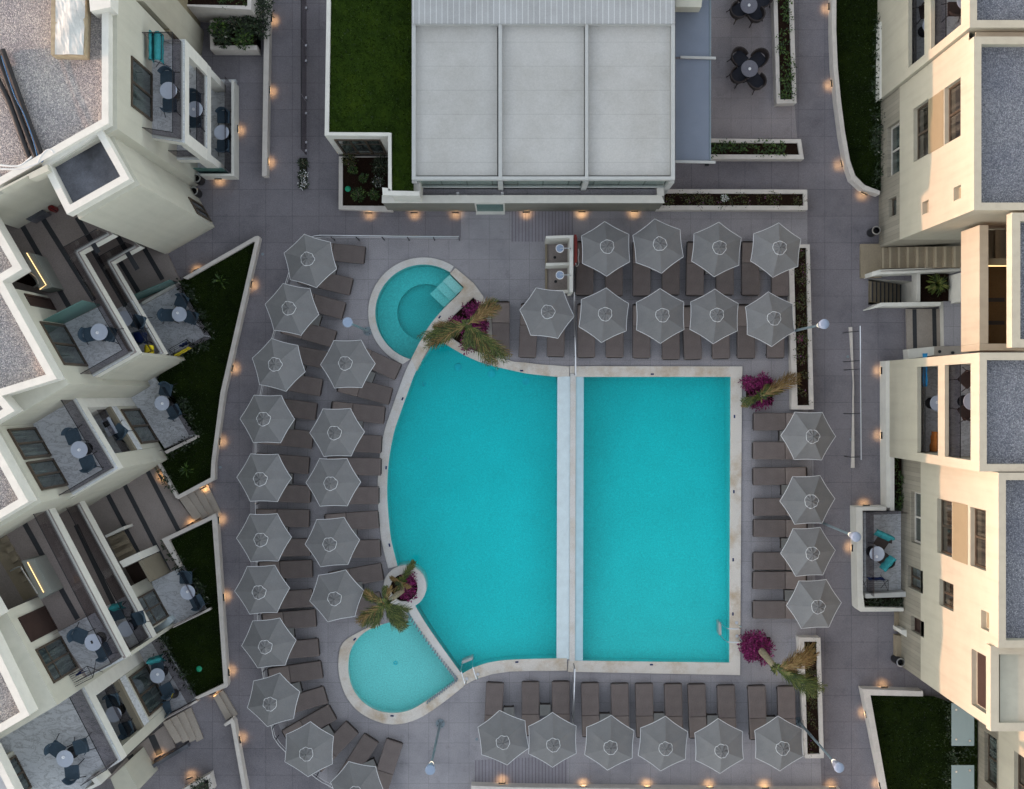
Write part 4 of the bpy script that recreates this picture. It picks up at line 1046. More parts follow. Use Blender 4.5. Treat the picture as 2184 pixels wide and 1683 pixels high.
table('A1', 1050, 1035, F1, 'half hidden on the middle balcony below the skewed tower', [('A1',1165,1060,1,.3,'right of the table'),('A1',1175,1190,.3,1,'below the table')])
table('A1', 1510, 997, F0+.1, 'on the ground terrace beside the triangular lawn', [('A1',1530,890,.4,-1,'above the table'),('A1',1412,1005,-1,0,'left of the table'),('A1',1612,1025,1,.3,'right of the table')], (1495,985))
rack('A1', 1520, 1290, F0+.1, 30, 'low wire drying rack at the lower corner of the terrace by the triangular lawn', [(-.33,.3,-.08,'yellow','y','long yellow towel spread along the terrace drying rack'),(-.0,.32,.12,'navy','b','small navy cloth beside the yellow towel on the rack')])
p = W(T1('A1', 1250,1300), F1+.9)
cloth('towel', [(p.x-.18, p.y+.16, F1+.75), (p.x-.05, p.y+.2, F1+1), (p.x+.16, p.y+.16, F1+.8)], [(p.x-.2, p.y-.16, F1+.75), (p.x-.05, p.y-.2, F1+1), (p.x+.16, p.y-.16, F1+.8)], M['yellow'], 'crumpled yellow towel at the corner of the middle balcony below the tower')
p = W(T1('A1', 1180,1200), F1+.6); cloth('towel', [(p.x-.25, p.y+.2, F1+.55), (p.x, p.y+.22, F1+.6), (p.x+.2, p.y+.2, F1+.5)], [(p.x-.2, p.y-.12, F1+.5), (p.x, p.y-.16, F1+.62), (p.x+.24, p.y-.2, F1+.5)], M['navy'], 'dark navy towel thrown over a chair on the middle balcony below the tower')
t = bld('air_conditioner', 'flat grey air conditioning unit at the wall of the top gallery', T1('A1', 275,150), F2, 'air conditioner')
obj('casing', MB().prism(WP(T('A1', (160,165),(310,82),(392,140),(255,215)), F2+.5), F2+.01, F2+.5), M['bitum'], t)
q = W(T1('A1', 440,105), F2+.3)
t = thing('fire_extinguisher', 'dark red fire extinguisher standing on the top gallery beside the skewed tower', 'fire extinguisher', (q.x, q.y, F2))
obj('cylinder', MB().lathe([(0, .006), (.1, .006), (.1, .42), (.06, .5), (.03, .55), (0, .55)], 16, (q.x, q.y, F2)), M['dred'], t, True)
obj('hose', MB().tube(smooth([(q.x, q.y, F2+.55), (q.x+.1, q.y-.06, F2+.55), (q.x+.16, q.y-.1, F2+.35)], 4), .015, 6), M['black'], t)

# ================================================================ second left wing (flush loggia front)
L3 = bld('apartment_building', 'pale apartment wing with stacked marble balconies left of the children pool rows', T1('A2', 300,600))
pris(L3, 'wall', T('A2', (270,262),(613,868),(-283,1410),(-900,800)), F2, 0, 8.7, M['wall'])
roof(L3, T('A2', (-300,-190),(315,910),(-200,1215),(-900,800)), 8.7, 9.4)
slab(L3, T('A2', (575,-60),(1000,645),(590,885),(200,330)), F2, .5, MR, M['white'], glass=[(0, 1, 2)])
window(L3, W2(T1('A2', 298,300), F2), W2(T1('A2', 436,540), F2), F2+.08, 2.15, 1)
window(L3, W2(T1('A2', 448,562), F2), W2(T1('A2', 578,786), F2), F2+.08, 2.15, 1)
# lower front: piers, first-floor loggia opening, ground floor wall
xo_ = WP(T('A2', (575,-60),(1000,645)), F2); A_, B_ = Vector(xo_[0]), Vector(xo_[1]); D_ = (B_-A_); LL = D_.length; D_.normalize(); N_ = Vector((-D_.y, D_.x))
if N_.x > 0: N_ = -N_
def lbox(par, name, u0, u1, v0, v1, z0, z1, mat, A=None, D=None, N=None):
    A, D, N = A or A_, D or D_, N or N_
    q = [A+D*u0+N*v0, A+D*u1+N*v0, A+D*u1+N*v1, A+D*u0+N*v1]
    return obj(name, MB().prism([(p.x, p.y) for p in q], z0, z1), mat, par)
lbox(L3, 'pier', .15, .85, .01, 2.2, 0, F2-.505, M['white'])
lbox(L3, 'pier', LL-.55, LL-.01, .01, 2.2, 0, F2-.505, M['wall'])
lbox(L3, 'ground_wall', .86, LL-.56, .012, .3, 0, F1-.6, M['wall'])
lbox(L3, 'loggia_slab', .86, LL-.56, .0, 2.3, F1-.59, F1, MR)
lbox(L3, 'loggia_back', .86, LL-.56, 2.0, 2.25, F1+.01, F2-.51, M['wall'])
lbox(L3, 'loggia_kerb', .86, LL-.56, .0, .16, F1+.005, F1+.22, M['tan'])
q0, q1 = A_+D_*.86+N_*.2, A_+D_*(LL-.56)+N_*.2
o = obj('glass_rail', MB().box((q0.x+q1.x)/2, (q0.y+q1.y)/2, F1+.62, (q1-q0).length, .016, .8, math.atan2(D_.y, D_.x)), M['dglass'], L3)
q0, q1 = A_+D_*1.0-N_*.0, A_+D_*(LL-.75)
window(L3, q0, q1, .25, 2.1, 1, proud=.06)
pris(L3, 'terrace', T('A2', (1000,-100),(1280,-160),(1655,368),(1390,478)), F0+.1, 0, F0+.1, MR)
for pa, pb in (((1420,-40),(1650,358)), ((1655,372),(1395,490))):
    glasswall(L3, T1('A2', *pa), T1('A2', *pb), F0+.1, .9, M['dglass'], 'glass_rail')
pris(L3, 'terrace_kerb', T('A2', (1662,365),(1670,385),(1400,520),(1385,500)), F0+.3, 0, F0+.3, M['curb'])
table('A2', 665, 487, F2, 'on the top balcony of the second left wing', [('A2',612,375,-.4,-1,'above the table'),('A2',738,600,.4,1,'below the table')], (664,489))
table('A2', 1363, 95, F0+.1, 'on the ground terrace of the second left wing', [('A2',1395,-20,.2,-1,'above the table'),('A2',1465,165,.5,1,'below the table')], (1365,97))
t = thing('tray_stool', 'small white square stool with a black square tray in the middle loggia', 'stool', W(T1('A2', 915,300), F1))
q = W(T1('A2', 915,295), F1+.55)
obj('stool_top', MB().box(q.x, q.y, F1+.5, .34, .62, .05, R(28)), M['ttop'], t); obj('stool_base', MB().box(q.x, q.y, F1+.24, .28, .5, .46, R(28)), M['leg'], t)
q2 = W(T1('A2', 895,270), F1+.55); o = obj('tray', MB().box(q2.x, q2.y, F1+.54, .2, .2, .025, R(28)), M['black']); tag(o, 'black square tray on the white stool in the middle loggia', 'tray')
q2 = W(T1('A2', 932,322), F1+.55); ash_p((q2.x, q2.y, F1+.526), 0, 'small white ashtray on the stool in the middle loggia', 'white ashtrays on round tables')
q2 = W(T1('A2', 1005,335), F1+.47); chair_b((q2.x, q2.y, F1), R(-40), 'blue-grey chair beside the white stool in the middle loggia')

# ================================================================ second gallery and third wing
L4 = bld('apartment_building', 'pale apartment wing with brown gallery floors and dark stripes at the lower left', T1('A3', 200,500))
pris(L4, 'wall', T('A3', (330,60),(738,800),(345,1035),(-200,1350),(-900,600)), F2, 0, 8.7, M['wall'])
roof(L4, T('A3', (-300,-480),(75,185),(-40,255),(325,1010),(-400,1435),(-900,0)), 8.7, 9.4)
slab(L4, T('A2', (250,980),(392,940))+T('A3', (1068,575),(745,740),(-300,600))+T('A2', (-500,1300)), F2, .5, G, M['white'], name='gallery', glass=[(1, 2, 3)])
obj('marble_floor', MB().poly(WP(T('A3', (480,362),(800,195),(1045,590),(740,735)), F2), F2+.008), MR, L4)
stripes(L4, F2, [(T1('A2', 200,1095), T1('A3', 655,250))])
window(L4, W2(T1('A3', 500,398), F2), W2(T1('A3', 652,668), F2), F2+.08, 2.1, 1, WP(T('A3', (330,60),(738,800)), F2), trans=True)
window(L4, W2(T1('A3', 372,140), F2), W2(T1('A3', 480,335), F2), F2+.02, 2.15, 0, WP(T('A3', (330,60),(738,800)), F2), M['door'], M['door'], .04, 'door')
glasswall(L4, T1('A3', 480,365), T1('A3', 770,205), F2, .5, M['dglass'], 'glass_rail')
pris(L4, 'stair_parapet', T('A2', (180,1425),(285,1405),(440,1690),(340,1750)), F2+1, F2, F2+1, M['stairw'])
obj('led_strip', MB().tube([tuple(W(T1('A2', *q), F2+1.03)) for q in ((232,1435),(368,1690))], .015, 6), M['led'], L4)
pris(L4, 'stair_well', T('A2', (0,1240),(60,1220),(345,1700),(200,1760),(0,1420)), F2+.01, F2+.006, F2+.02, M['stepw'])
for k in range(5):
    y = 1300+k*80; pris(L4, 'stair_step', T('A2', (0+k*46,y-60),(50+k*46,y-90),(75+k*46,y-50),(25+k*46,y-18)), F2+.1, F2+.021, F2+.1+.03*k, M['stepw'])
obj('stair_handrail', MB().tube(smooth([tuple(W(T1('A2', *q), F2+1.15)) for q in ((85,1510),(165,1475),(200,1520),(315,1700))], 4), .025, 6), M['chrome'], L4)
slab(L4, T('A2', (480,1010),(668,920))+T('A3', (1290,408),(1108,512),(200,400))+T('A2', (100,1400)), F1, .5, G, M['white'], name='gallery', glass=[(1, 2, 3)])
obj('marble_floor', MB().poly(WP(T('A3', (880,150),(1080,45),(1280,410),(1105,505)), F1), F1+.008), MR, L4)
stripes(L4, F1, [(T1('A2', 640,1120), T1('A3', 960,130))])
pris(L4, 'inner_wall', T('A3', (560,-300),(940,420),(700,640),(100,300)), F1, 0, F2-.51, M['wall'])
pris(L4, 'end_wall', T('A3', (1052,560),(1068,585),(745,755),(728,728)), F2, 0, F2-.51, M['wall'])
pris(L4, 'ground_floor', T('A2', (1335,608),(1490,893),(1640,1088),(1365,1245),(1530,1490),(1000,1850),(100,1100),(900,700)), F0, -.05, F0, G)
stripes(L4, F0, [(T1('A2', 905,860), T1('A2', 1300,1610)), (T1('A2', 1048,780), T1('A2', 1425,1515)), (T1('A2', 1245,670), T1('A2', 1510,1180))])
pris(L4, 'terrace', T('A2', (1280,1600),(1550,1465))+T('A3', (1740,160),(1455,300),(1300,300)), F0+.1, -.03, F0+.1, MR)
pris(L4, 'ground_wall', T('A2', (1255,1560))+T('A3', (1440,232),(1250,330),(900,100)), F0, 0, F1-.51, M['wall'])
window(L4, W2(T1('A2', 1300,1655), F0), W2(T1('A3', 1432,222), F0), F0+.25, 2.1, 1, WP(T('A2', (1255,1560))+T('A3', (1440,232)), F0), trans=True)
o = pris(L4, 'door', T('A2', (1055,1482),(1160,1432),(1258,1600),(1150,1650)), .4, F0, .4, M['door'])
pris(L4, 'door_jamb', T('A2', (1165,1430),(1190,1418),(1290,1592),(1262,1604)), 2.4, F0, 2.4, M['tan'])
pris(L4, 'door_canopy', T('A2', (1003,1430),(1158,1357),(1188,1410),(1040,1480)), 2.5, F0, 2.5, M['white'])
pris(L4, 'stair_well', T('A2', (903,1228),(1042,1165),(1150,1355),(1005,1422)), F0+.03, F0+.006, F0+.02, M['stepw'])
for k in range(3):
    pris(L4, 'stair_step', T('A2', (910+k*35,1236+k*62),(1040+k*35,1176+k*62),(1058+k*35,1206+k*62),(928+k*35,1266+k*62)), F0+.1, F0+.021, F0+.1+.1*k, M['stepw'])
pris(L4, 'stair_parapet', T('A2', (885,1208),(1040,1135),(1050,1155),(895,1228)), 1.2, F0, 1.2, M['white'])
for pa, pb in (((1310,-180),(1735,155)),):
    glasswall(L4, T1('A2', 1560,1475), T1('A3', 1735,155), F0+.1, .9, M['dglass'], 'glass_rail')
glasswall(L4, T1('A3', 1740,165), T1('A3', 1460,305), F0+.1, .9, M['dglass'], 'glass_rail')
pris(L4, 'terrace_kerb', T('A3', (1770,155),(1778,172),(1460,325),(1448,305)), F0+.3, 0, F0+.3, M['curb'])
pris(L4, 'front_pier', T('A3', (1305,300),(1430,228),(1462,262),(1350,385),(1300,400)), .6, 0, .6, M['weir'])
table('A3', 783, 447, F2, 'on the top balcony of the third left wing', [('A3',668,390,-1,-.4,'left of the table'),('A3',868,520,.5,1,'below the table')])
table('A3', 1058, 335, F1, 'on the middle balcony of the third left wing', [('A3',985,205,-.3,-1,'above the table'),('A3',1165,245,1,-.3,'right of the table')])
drape('A3', 978, 155, F1, -.3, -1, M['teal'], 'teal towel over a chair back on the middle balcony of the third left wing')
table('A3', 1580, 25, F0+.1, 'on the ground terrace of the third left wing', [('A2',1565,1565,0,-1,'above the table'),('A3',1660,105,.5,1,'below the table')], (1578,20))
q = W(T1('A3', 775,455), F2+.8)
o = obj('phone', MB().box(q.x-.02, q.y+.03, F2+.756, .06, .1, .012, .4), M['black']); tag(o, 'small black phone lying on the top balcony table of the third wing', 'phone')
rack('A3', 670, 740, F2, 27, 'folding wire drying rack at the end of the third wing top balcony', [(-.1,.12,.1,'navy','x','dark cloth hanging on the folding rack of the third wing')])

# fourth wing, bottom left
L5 = bld('apartment_building', 'pale apartment wing with the large marble corner balcony at the bottom left', T1('A3', 500,1500))
slab(L5, T('A3', (560,880),(700,800),(1030,1440),(800,1580),(700,1760),(0,2100),(-100,1300)), F2, .5, MR, M['white'], glass=[(1, 2, 3)])
pris(L5, 'wall', T('A3', (50,1385),(110,1360),(330,1790),(-300,1900),(-400,1500)), F2, 0, 8.7, M['wall'])
roof(L5, T('A3', (-300,1420),(5,1290),(230,1740),(-300,1900)), 8.7, 9.2, .2, .3, 'white', M['conc'])
window(L5, W2(T1('A3', 122,1395), F2), W2(T1('A3', 262,1670), F2), F2+.05, 2.1, 1, WP(T('A3', (110,1360),(330,1790)), F2))
pris(L5, 'corner_pier', T('A3', (755,1590),(800,1570),(855,1640),(700,1720),(690,1700),(800,1640)), F2+.5, F2-.5, F2+.5, M['white'])
xo_ = WP(T('A3', (700,800),(1030,1440)), F2); A5, B5 = Vector(xo_[0]), Vector(xo_[1]); D5 = B5-A5; LL5 = D5.length; D5.normalize(); N5 = Vector((-D5.y, D5.x))
if N5.x > 0: N5 = -N5
lb = lambda n, *a: lbox(L5, n, *a, A=A5, D=D5, N=N5)
lb('pier', .0, .55, .01, 2.4, 0, F2-.505, M['white'])
lb('pier', LL5-.35, LL5-.01, .01, 2.4, 0, F2-.505, M['wall'])
lb('ground_wall', .56, LL5-.36, .012, .3, 0, F1-.6, M['wall'])
lb('loggia_slab', .56, LL5-.36, .0, 2.5, F1-.59, F1, MR)
lb('loggia_back', .56, LL5-.36, 2.3, 2.45, F1+.01, F2-.51, M['wall'])
lb('loggia_kerb', .56, LL5-.36, .0, .2, F1+.005, F1+.22, M['tan'])
q0, q1 = A5+D5*.56+N5*.25, A5+D5*(LL5-.36)+N5*.25
obj('glass_rail', MB().box((q0.x+q1.x)/2, (q0.y+q1.y)/2, F1+.62, (q1-q0).length, .016, .8, math.atan2(D5.y, D5.x)), M['dglass'], L5)
window(L5, A5+D5*.7, A5+D5*(LL5-.5), .25, 2.1, 1, proud=.06)
pris(L5, 'terrace', T('A3', (1020,540),(1340,395),(1650,930),(1330,1100),(1150,1000)), F0+.1, 0, F0+.1, MR)
for pa, pb in (((1340,400),(1640,915)), ((1645,930),(1320,1100))):
    glasswall(L5, T1('A3', *pa), T1('A3', *pb), F0+.1, .95, M['dglass'], 'glass_rail')
pris(L5, 'terrace_kerb', T('A3', (1655,935),(1320,1112),(1328,1128),(1664,950)), F0+.3, 0, F0+.3, M['curb'])
pris(L5, 'ground_floor', T('A3', (1150,1330),(1400,1130),(1480,1330),(1130,1540),(900,1600)), F0, -.05, F0, G)
stripes(L5, F0, [(T1('A3', 1275,1230), T1('A3', 1345,1390)), (T1('A3', 1095,1400), T1('A3', 1170,1510))], .25)
for k in range(4):
    x0 = 1375+k*55; pris(L5, 'entrance_step', T('A3', (x0,1120-k*28),(x0+56,1092-k*28),(x0+160,1272-k*0),(x0+105,1300-k*0)), .3, -.02, .32-.08*k, M['step'])
pris(L5, 'side_wall', T('A3', (1120,1575),(1580,1300),(1590,1330),(1140,1600)), .3, 0, .3, M['bitum'])
pris(L5, 'lower_wall', T('A3', (930,1590),(1050,1480),(1170,1690),(1000,1760)), 2.4, 0, 2.4, M['wall'])
table('A3', 545, 1428, F2, 'on the large top balcony at the bottom left', [('A3',475,1350,-1,-.7,'upper left of the table'),('A3',680,1325,1,-.3,'right of the table'),('A3',605,1545,.1,1,'below the table')], (530,1416))
table('A3', 955, 1055, F1, 'in the middle loggia at the bottom left', [('A3',945,940,-.2,-1,'above the table'),('A3',1060,1175,.3,1,'below the table')])
table('A3', 1325, 728, F0+.1, 'on the lowest terrace at the bottom left', [('A3',1325,630,0,-1,'above the table'),('A3',1405,845,.5,1,'below the table'),('A3',1385,1000,.2,1,'by the end glass')], (1327,716))
drape('A3', 1305, 605, F0+.1, -.3, -1, M['teal'], 'teal towel over the chair on the lowest terrace at the bottom left', .6)
q = W(T1('A3', 1455,890), F0+.5)
t = thing('backpack', 'black backpack with a yellow strap standing on the lowest left terrace', 'backpack', (q.x, q.y, F0+.1))
obj('bag', MB().lathe([(0, 0), (.14, .02), (.17, .15), (.16, .3), (.1, .42), (0, .46)], 14, (q.x, q.y, F0+.1)), M['black'], t, True)
obj('strap', MB().tube(smooth([(q.x-.04, q.y-.12, F0+.45), (q.x, q.y, F0+.6), (q.x+.05, q.y+.12, F0+.48)], 4), .014, 6), M['yellow'], t)
# ================================================================ RIGHT BUILDINGS (square to the picture)
def rpris(par, name, x0, x1, y0, y1, z0, z1, mat): return obj(name, MB().prism([(x0, y0), (x1, y0), (x1, y1), (x0, y1)], z0, z1), mat, par)
def rroof(par, x0, x1, y0, y1, zb, zt, w=.22, rec=.35, gm=None):
    gm = gm or M['gravelb']
    xy = [(x0, y0), (x1, y0), (x1, y1), (x0, y1)]; q = inset(xy, w)
    o = obj('roof', MB().poly(q, zt-rec), gm or M['gravel'], par)
    obj('parapet', MB().poly(xy, zt, [q]).walls(xy, zb, zt).walls(q, zt-rec, zt, flip=True).poly(xy, zb, up=False), M['wallr'], par); return o
def px_on(c, x, y, z):  # world y of a measured point at height z
    return W2(T1(c, x, y), z)[1]
def zon(c, x, X): # height where the wall plane X shows at tile x
    return CAMH-X*FV/(OX[c]+x/K-CX)
HOLES = []
def wall_win(par, X, c, x0, x1, yb0, yb1, **k):
    """recessed window on the west-facing plane X between tile columns x0 (sill) and x1 (head)"""
    z0, z1 = zon(c, x0, X), zon(c, x1, X); ya, yb = px_on(*yb0, z0), px_on(*yb1, z0)
    HOLES.append((min(ya, yb), max(ya, yb), z0, z1))
    return window(par, (X+.19, ya), (X+.19, yb), z0, z1-z0, **k)
def holed_wall(par, X, y0, y1, za, zb, mat, name='wall', d=.19):
    """west wall with real openings and reveals for the windows collected so far"""
    hs_ = [[(a, max(c, za)), (b, max(c, za)), (b, min(e, zb)), (a, min(e, zb))] for a, b, c, e in HOLES if c < zb and e > za and a > y0 and b < y1]
    g = MB().poly([(y0, za), (y1, za), (y1, zb), (y0, zb)], 0, hs_)
    m = MB().add([(X, y, z) for y, z, _ in g.v], [f[::-1] for f in g.f])
    for h in hs_:
        for (ya, z0), (yb, z1) in zip(h, h[1:]+h[:1]): m.add([(X, ya, z0), (X, yb, z1), (X+d, yb, z1), (X+d, ya, z0)], [(0, 1, 2, 3)])
    for y in (y0, y1): m.add([(X, y, za), (X+d+.01, y, za), (X+d+.01, y, zb), (X, y, zb)], [(0, 1, 2, 3)])
    return obj(name, m, mat, par)
R1 = thing('apartment_building', 'cream apartment building with gravel roof at the upper right corner', 'building', (16, 8, 0))
XA = 13.77; YA0, YA1 = 5.5, 10.92
rpris(R1, 'inner_wall', XA+.2, 24, YA0, YA1, 2.5, 9.1, M['wallr'])
rpris(R1, 'inner_clad_wall', XA+.204, 24, YA0+.004, YA1, 0, 2.5, M['clad'])
rroof(R1, XA, 17.05, YA0, YA1-.25, 9.1, 9.5)
rroof(R1, 17.3, 24, YA0+.6, YA1-.25, 9.1, 9.4, .2, .3)
k = dict(mull=1, pane=M['panew'])
wall_win(R1, XA, 'D', 1250, 1375, ('D0',1250,920), ('D0',1250,1370), trans=False, **k)
wall_win(R1, XA, 'D', 1512, 1648, ('D0',1512,745), ('D0',1512,1222), **k)
obj('spandrel', MB().box(XA+.0, (px_on('D0',1440,800,6.2)+px_on('D0',1440,1265,6.2))/2, (zon('D',1378,XA)+zon('D',1505,XA))/2, .03, px_on('D0',1440,800,6.2)-px_on('D0',1440,1265,6.2), zon('D',1505,XA)-zon('D',1378,XA)), M['panel'], R1)
wall_win(R1, XA, 'D', 1030, 1132, ('D0',1030,1080), ('D0',1030,1500), mull=1, frame=M['framew'])
for x0, x1, y0, y1, r_ in ((1325,1377,55,160,'D1'), (1588,1650,-68,45,'D1')):
    z0, z1 = zon('D', x0, XA), zon('D', x1, XA); ya, yb = px_on(r_, x0, y0, z0), px_on(r_, x0, y1, z0)
    HOLES.append((min(ya, yb), max(ya, yb), z0, z1)); window(R1, (XA+.19, ya), (XA+.19, yb), z0, z1-z0, 0, None, M['panel'], M['wallr'], .02, 'niche_window', .03)
wall_win(R1, XA, 'D', 1040, 1105, ('D1',1040,30), ('D1',1040,185), mull=0)
holed_wall(R1, XA, YA0, YA1, 2.5, 9.1, M['wallr']); holed_wall(R1, XA+.004, YA0+.004, YA1, 0, 2.5, M['clad'], 'clad_wall'); HOLES.clear()
# loggia tower of R1
def loggia(par, X, y0, y1, f1, f2, zt, depth=2.2, pier=.3, base=0.0):
    rpris(par, 'loggia_pier', X, X+depth, y0, y0+pier, base, zt-.7, M['wallr'])
    rpris(par, 'loggia_pier', X, X+depth, y1-pier, y1, base, zt-.7, M['wallr'])
    ya, yb = y0+pier+.002, y1-pier-.002
    rpris(par, 'loggia_base', X, X+.25, ya, yb, 0, f1-.5, M['wallr'])
    for f, pt in ((f1, .75), (f2, .12)):
        rpris(par, 'loggia_slab', X+.002, X+depth, ya, yb, f-.48, f, M['marble'] if f == f1 else M['marble'])
        o = rpris(par, 'loggia_kerb', X-.001, X+.13, ya, yb, f-.5, f+pt-.0 if f == f1 else f+.12, M['wallr'])
        o = rpris(par, 'glass_rail', X+.16, X+.18, ya, yb, f+.02, f+1.02, M['dglass'])
        rpris(par, 'rail_cap', X+.155, X+.185, ya, yb, f+1.022, f+1.04, M['black'])
    rpris(par, 'loggia_back', X+depth, X+depth+.2, y0, y1, base, zt-.7, M['wallr'])
    for f in (f1, f2):
        window(par, (X+depth, ya+.4), (X+depth, yb-.4), f+.05, 2.1, 1)
    rroof(par, X, X+depth+1.2, y0, y1, zt-.7, zt, .22, .3)
loggia(R1, 13.64, 10.94, 17.5, F1, F2-.05, 9.5)
T0 = lambda *p: T('D0', *p)
pris(R1, 'terrace', T0((985,150),(1150,150),(1150,760),(985,838)), .3, 0, .28, MR)
pris(R1, 'terrace_wall', T0((972,185),(1010,160),(1012,800),(965,838)), .8, 0, .8, M['white'])
pris(R1, 'terrace_wall', T0((1040,160),(1140,160),(1140,178),(1040,178)), .8, 0, .8, M['white'])
glasswall(R1, T1('D0',1040,180), T1('D0',1032,785), .3, .95, M['dglass'], 'glass_rail')
table('D0', 1395, 215, F1, 'in the middle loggia at the upper right', [('D0',1360,95,-.2,-1,'above the table')], None, 'k')
table('D0', 1690, 10, F2-.05, 'hidden in the top loggia at the upper right', [('D0',1600,75,.0,1,'below the table')], None, 'k')
q = W(T1('D0',1112,285), .77); chair_k((q.x, q.y, .3), R(20), 'dark brown chair on the ground terrace at the upper right')

# stair block between the two right buildings
M['brownf'] = plain('brown_gallery_floor', (.13, .085, .04), .7, .25, 0, .08, 3, .2, 45)
R2 = thing('stair_block', 'open stair and gallery block between the two cream buildings on the right', 'stair block', (15, 3.5, 0))
XB = 14.85
rpris(R2, 'gallery_parapet', XB, XB+.28, 1.62, 5.38, 5.5, 7.1, M['wallr'])
rpris(R2, 'gallery_floor', XB+.282, 18.5, 1.62, 5.38, 5.6, 5.9, M['brownf'])
rpris(R2, 'gallery_back', 17.15, 18.5, 1.6, 5.4, 5.91, 9.05, M['panel'])
rroof(R2, 14.9, 24, 1.4, 5.42, 9.1, 9.5, .25)
rpris(R2, 'gallery_wall', XB, 17.6, 1.40, 1.615, 5.5, 7.1, M['wallr'])
for y in (4.45, 3.1, 2.35):
    o = obj('dark_stripe', MB().box(15.75, y, 5.906, .75, .13, .006), ST, R2)
rpris(R2, 'cross_beam', XB+.29, 17.5, 4.15, 4.35, 6.6, 6.9, M['panel'])
obj('led_strip', MB().box(16.1, 4.12, 6.75, 1.7, .03, .03), M['led'], R2)
for k2 in range(5): rpris(R2, 'upper_step', 15.4+k2*.32, 15.4+k2*.32+.32, 4.4, 5.36, 5.905, 6.0+.17*k2, M['stepw'])
D1 = lambda *p: T('D1', *p)
# landing and rising flight
pris(R2, 'landing', D1((805,405),(982,403),(982,690),(805,692)), .14, 0, .14, M['stepw'])
xs_ = [985,1045,1120,1195,1275,1355,1430,1510,1590,1660]
for i in range(9):
    z = .3+.165*i; x0, x1 = xs_[i], xs_[i+1]
    yt, yb = 432-i*1, 612-i*1.5
    o = pris(R2, 'stair_step', D1((x0,yt),(x1,yt),(x1,yb),(x0,yb)), z, 0, z, M['stepw'])
    obj('nosing', MB().prism(WP(D1((x0,yt+2),(x0+17,yt+2),(x0+17,yb-2),(x0,yb-2)), z), z+.002, z+.008), M['nose'], o)
pris(R2, 'stair_wall', D1((900,640),(965,622),(1650,596),(1650,632),(968,660),(903,676)), 1.05, 0, 1.05, M['white'])
obj('stair_handrail', MB().tube([tuple(W(q, 1.3)) for q in D1((970,635),(1640,606))], .022, 6), M['chrome'], R2)
# flight going down into the pit
pw = WP(PIT, 0); obj('pit_wall', MB().walls(pw, -1.6, 0, flip=True).poly(pw, -1.6), M['white'], R2)
for i in range(8):
    x0 = 872+i*46; zz = -.12-.17*i; o = pris(R2, 'stair_step', D1((x0,712),(x0+46,716),(x0+46,890),(x0,896)), 0, -1.59, zz, M['stepw']); q = WP(D1((x0+34,716),(x0+46,716),(x0+46,889),(x0+34,890)), 0); obj('nosing', MB().prism(q, zz+.001, zz+.006), M['stripe'], o)  # dark strip added along each tread edge in place of shade contrast
pris(R2, 'pit_parapet', D1((882,948),(975,900),(1240,895),(1480,893),(1480,925),(1240,930),(985,930),(890,955)), .9, 0, .9, M['white'])
pris(R2, 'planter_wall', D1((1280,655),(1308,655),(1308,890),(1280,890)), .6, 0, .6, M['white'])
pris(R2, 'planter_back', D1((1673,640),(1730,640),(1730,885),(1673,885)), 1.8, 0, 1.8, M['white'])
pris(R2, 'planter_soil', D1((1309,657),(1547,657),(1547,888),(1309,888)), .3, 0, .3, M['soil'])
pris(R2, 'hall_floor', D1((1190,952),(1485,952),(1490,1285),(1200,1290)), .1, -.05, .1, M['step'])
stripes(R2, .1, [(T1('D1', 1258,955), T1('D1', 1264,1283)), (T1('D1', 1424,952), T1('D1', 1430,1270))], .15)
pris(R2, 'raised_walk', D1((1503,888),(1750,880),(1750,1270),(1509,1264)), .5, 0, .48, M['white'])
pris(R2, 'walk_paving', D1((1503,888),(1750,880),(1750,1270),(1509,1264)), .5, .482, .5, M['deck'])
pris(R2, 'entrance_block', D1((1203,1292),(1425,1268),(1425,1342),(1210,1374)), .6, 0, .6, M['white'])
pris(R2, 'low_roof', D1((1427,1268),(1720,1262),(1720,1335),(1427,1345)), .62, 0, .62, M['step'])
for q in ((1470,1312), (1580,1322)):
    w = W(D1(q)[0], .62); obj('roof_outlet', MB().cyl((w.x, w.y), .06, .622, .65, n=14), M['black'], R2)

R3 = thing('apartment_building', 'long cream apartment building with two window columns at the lower right', 'building', (17, -6, 0))
XC = 14.5; YC0, YC1 = -10.12, -2.33
rpris(R3, 'inner_wall', XC+.2, 24, YC0, YC1, 2.55, 9.1, M['wallr'])
rpris(R3, 'inner_clad_wall', XC+.204, 24, YC0+.004, YC1-.004, 0, 2.55, M['clad'])
rroof(R3, XC, 24, -7.55, YC1, 9.1, 9.5)
rroof(R3, XC-.12, 24, YC0, -7.56, 8.85, 9.2, .25, .3, M['conc'])
wall_win(R3, XC, 'D', 1450, 1575, ('D2',1450,895), ('D2',1455,1350), mull=1, pane=M['panew'])
wall_win(R3, XC, 'D', 1730, 1860, ('D2',1730,967), ('D2',1735,1462), mull=1, pane=M['panew'])
obj('spandrel', MB().box(XC, (px_on('D2',1640,930,6.0)+px_on('D2',1640,1420,6.0))/2, (zon('D',1582,XC)+zon('D',1708,XC))/2, .03, px_on('D2',1640,930,6.0)-px_on('D2',1640,1420,6.0), zon('D',1708,XC)-zon('D',1582,XC)), M['panel'], R3)
wall_win(R3, XC, 'D', 1468, 1588, ('D2',1468,1572), ('D3',1468,130), mull=1, pane=M['panew'])
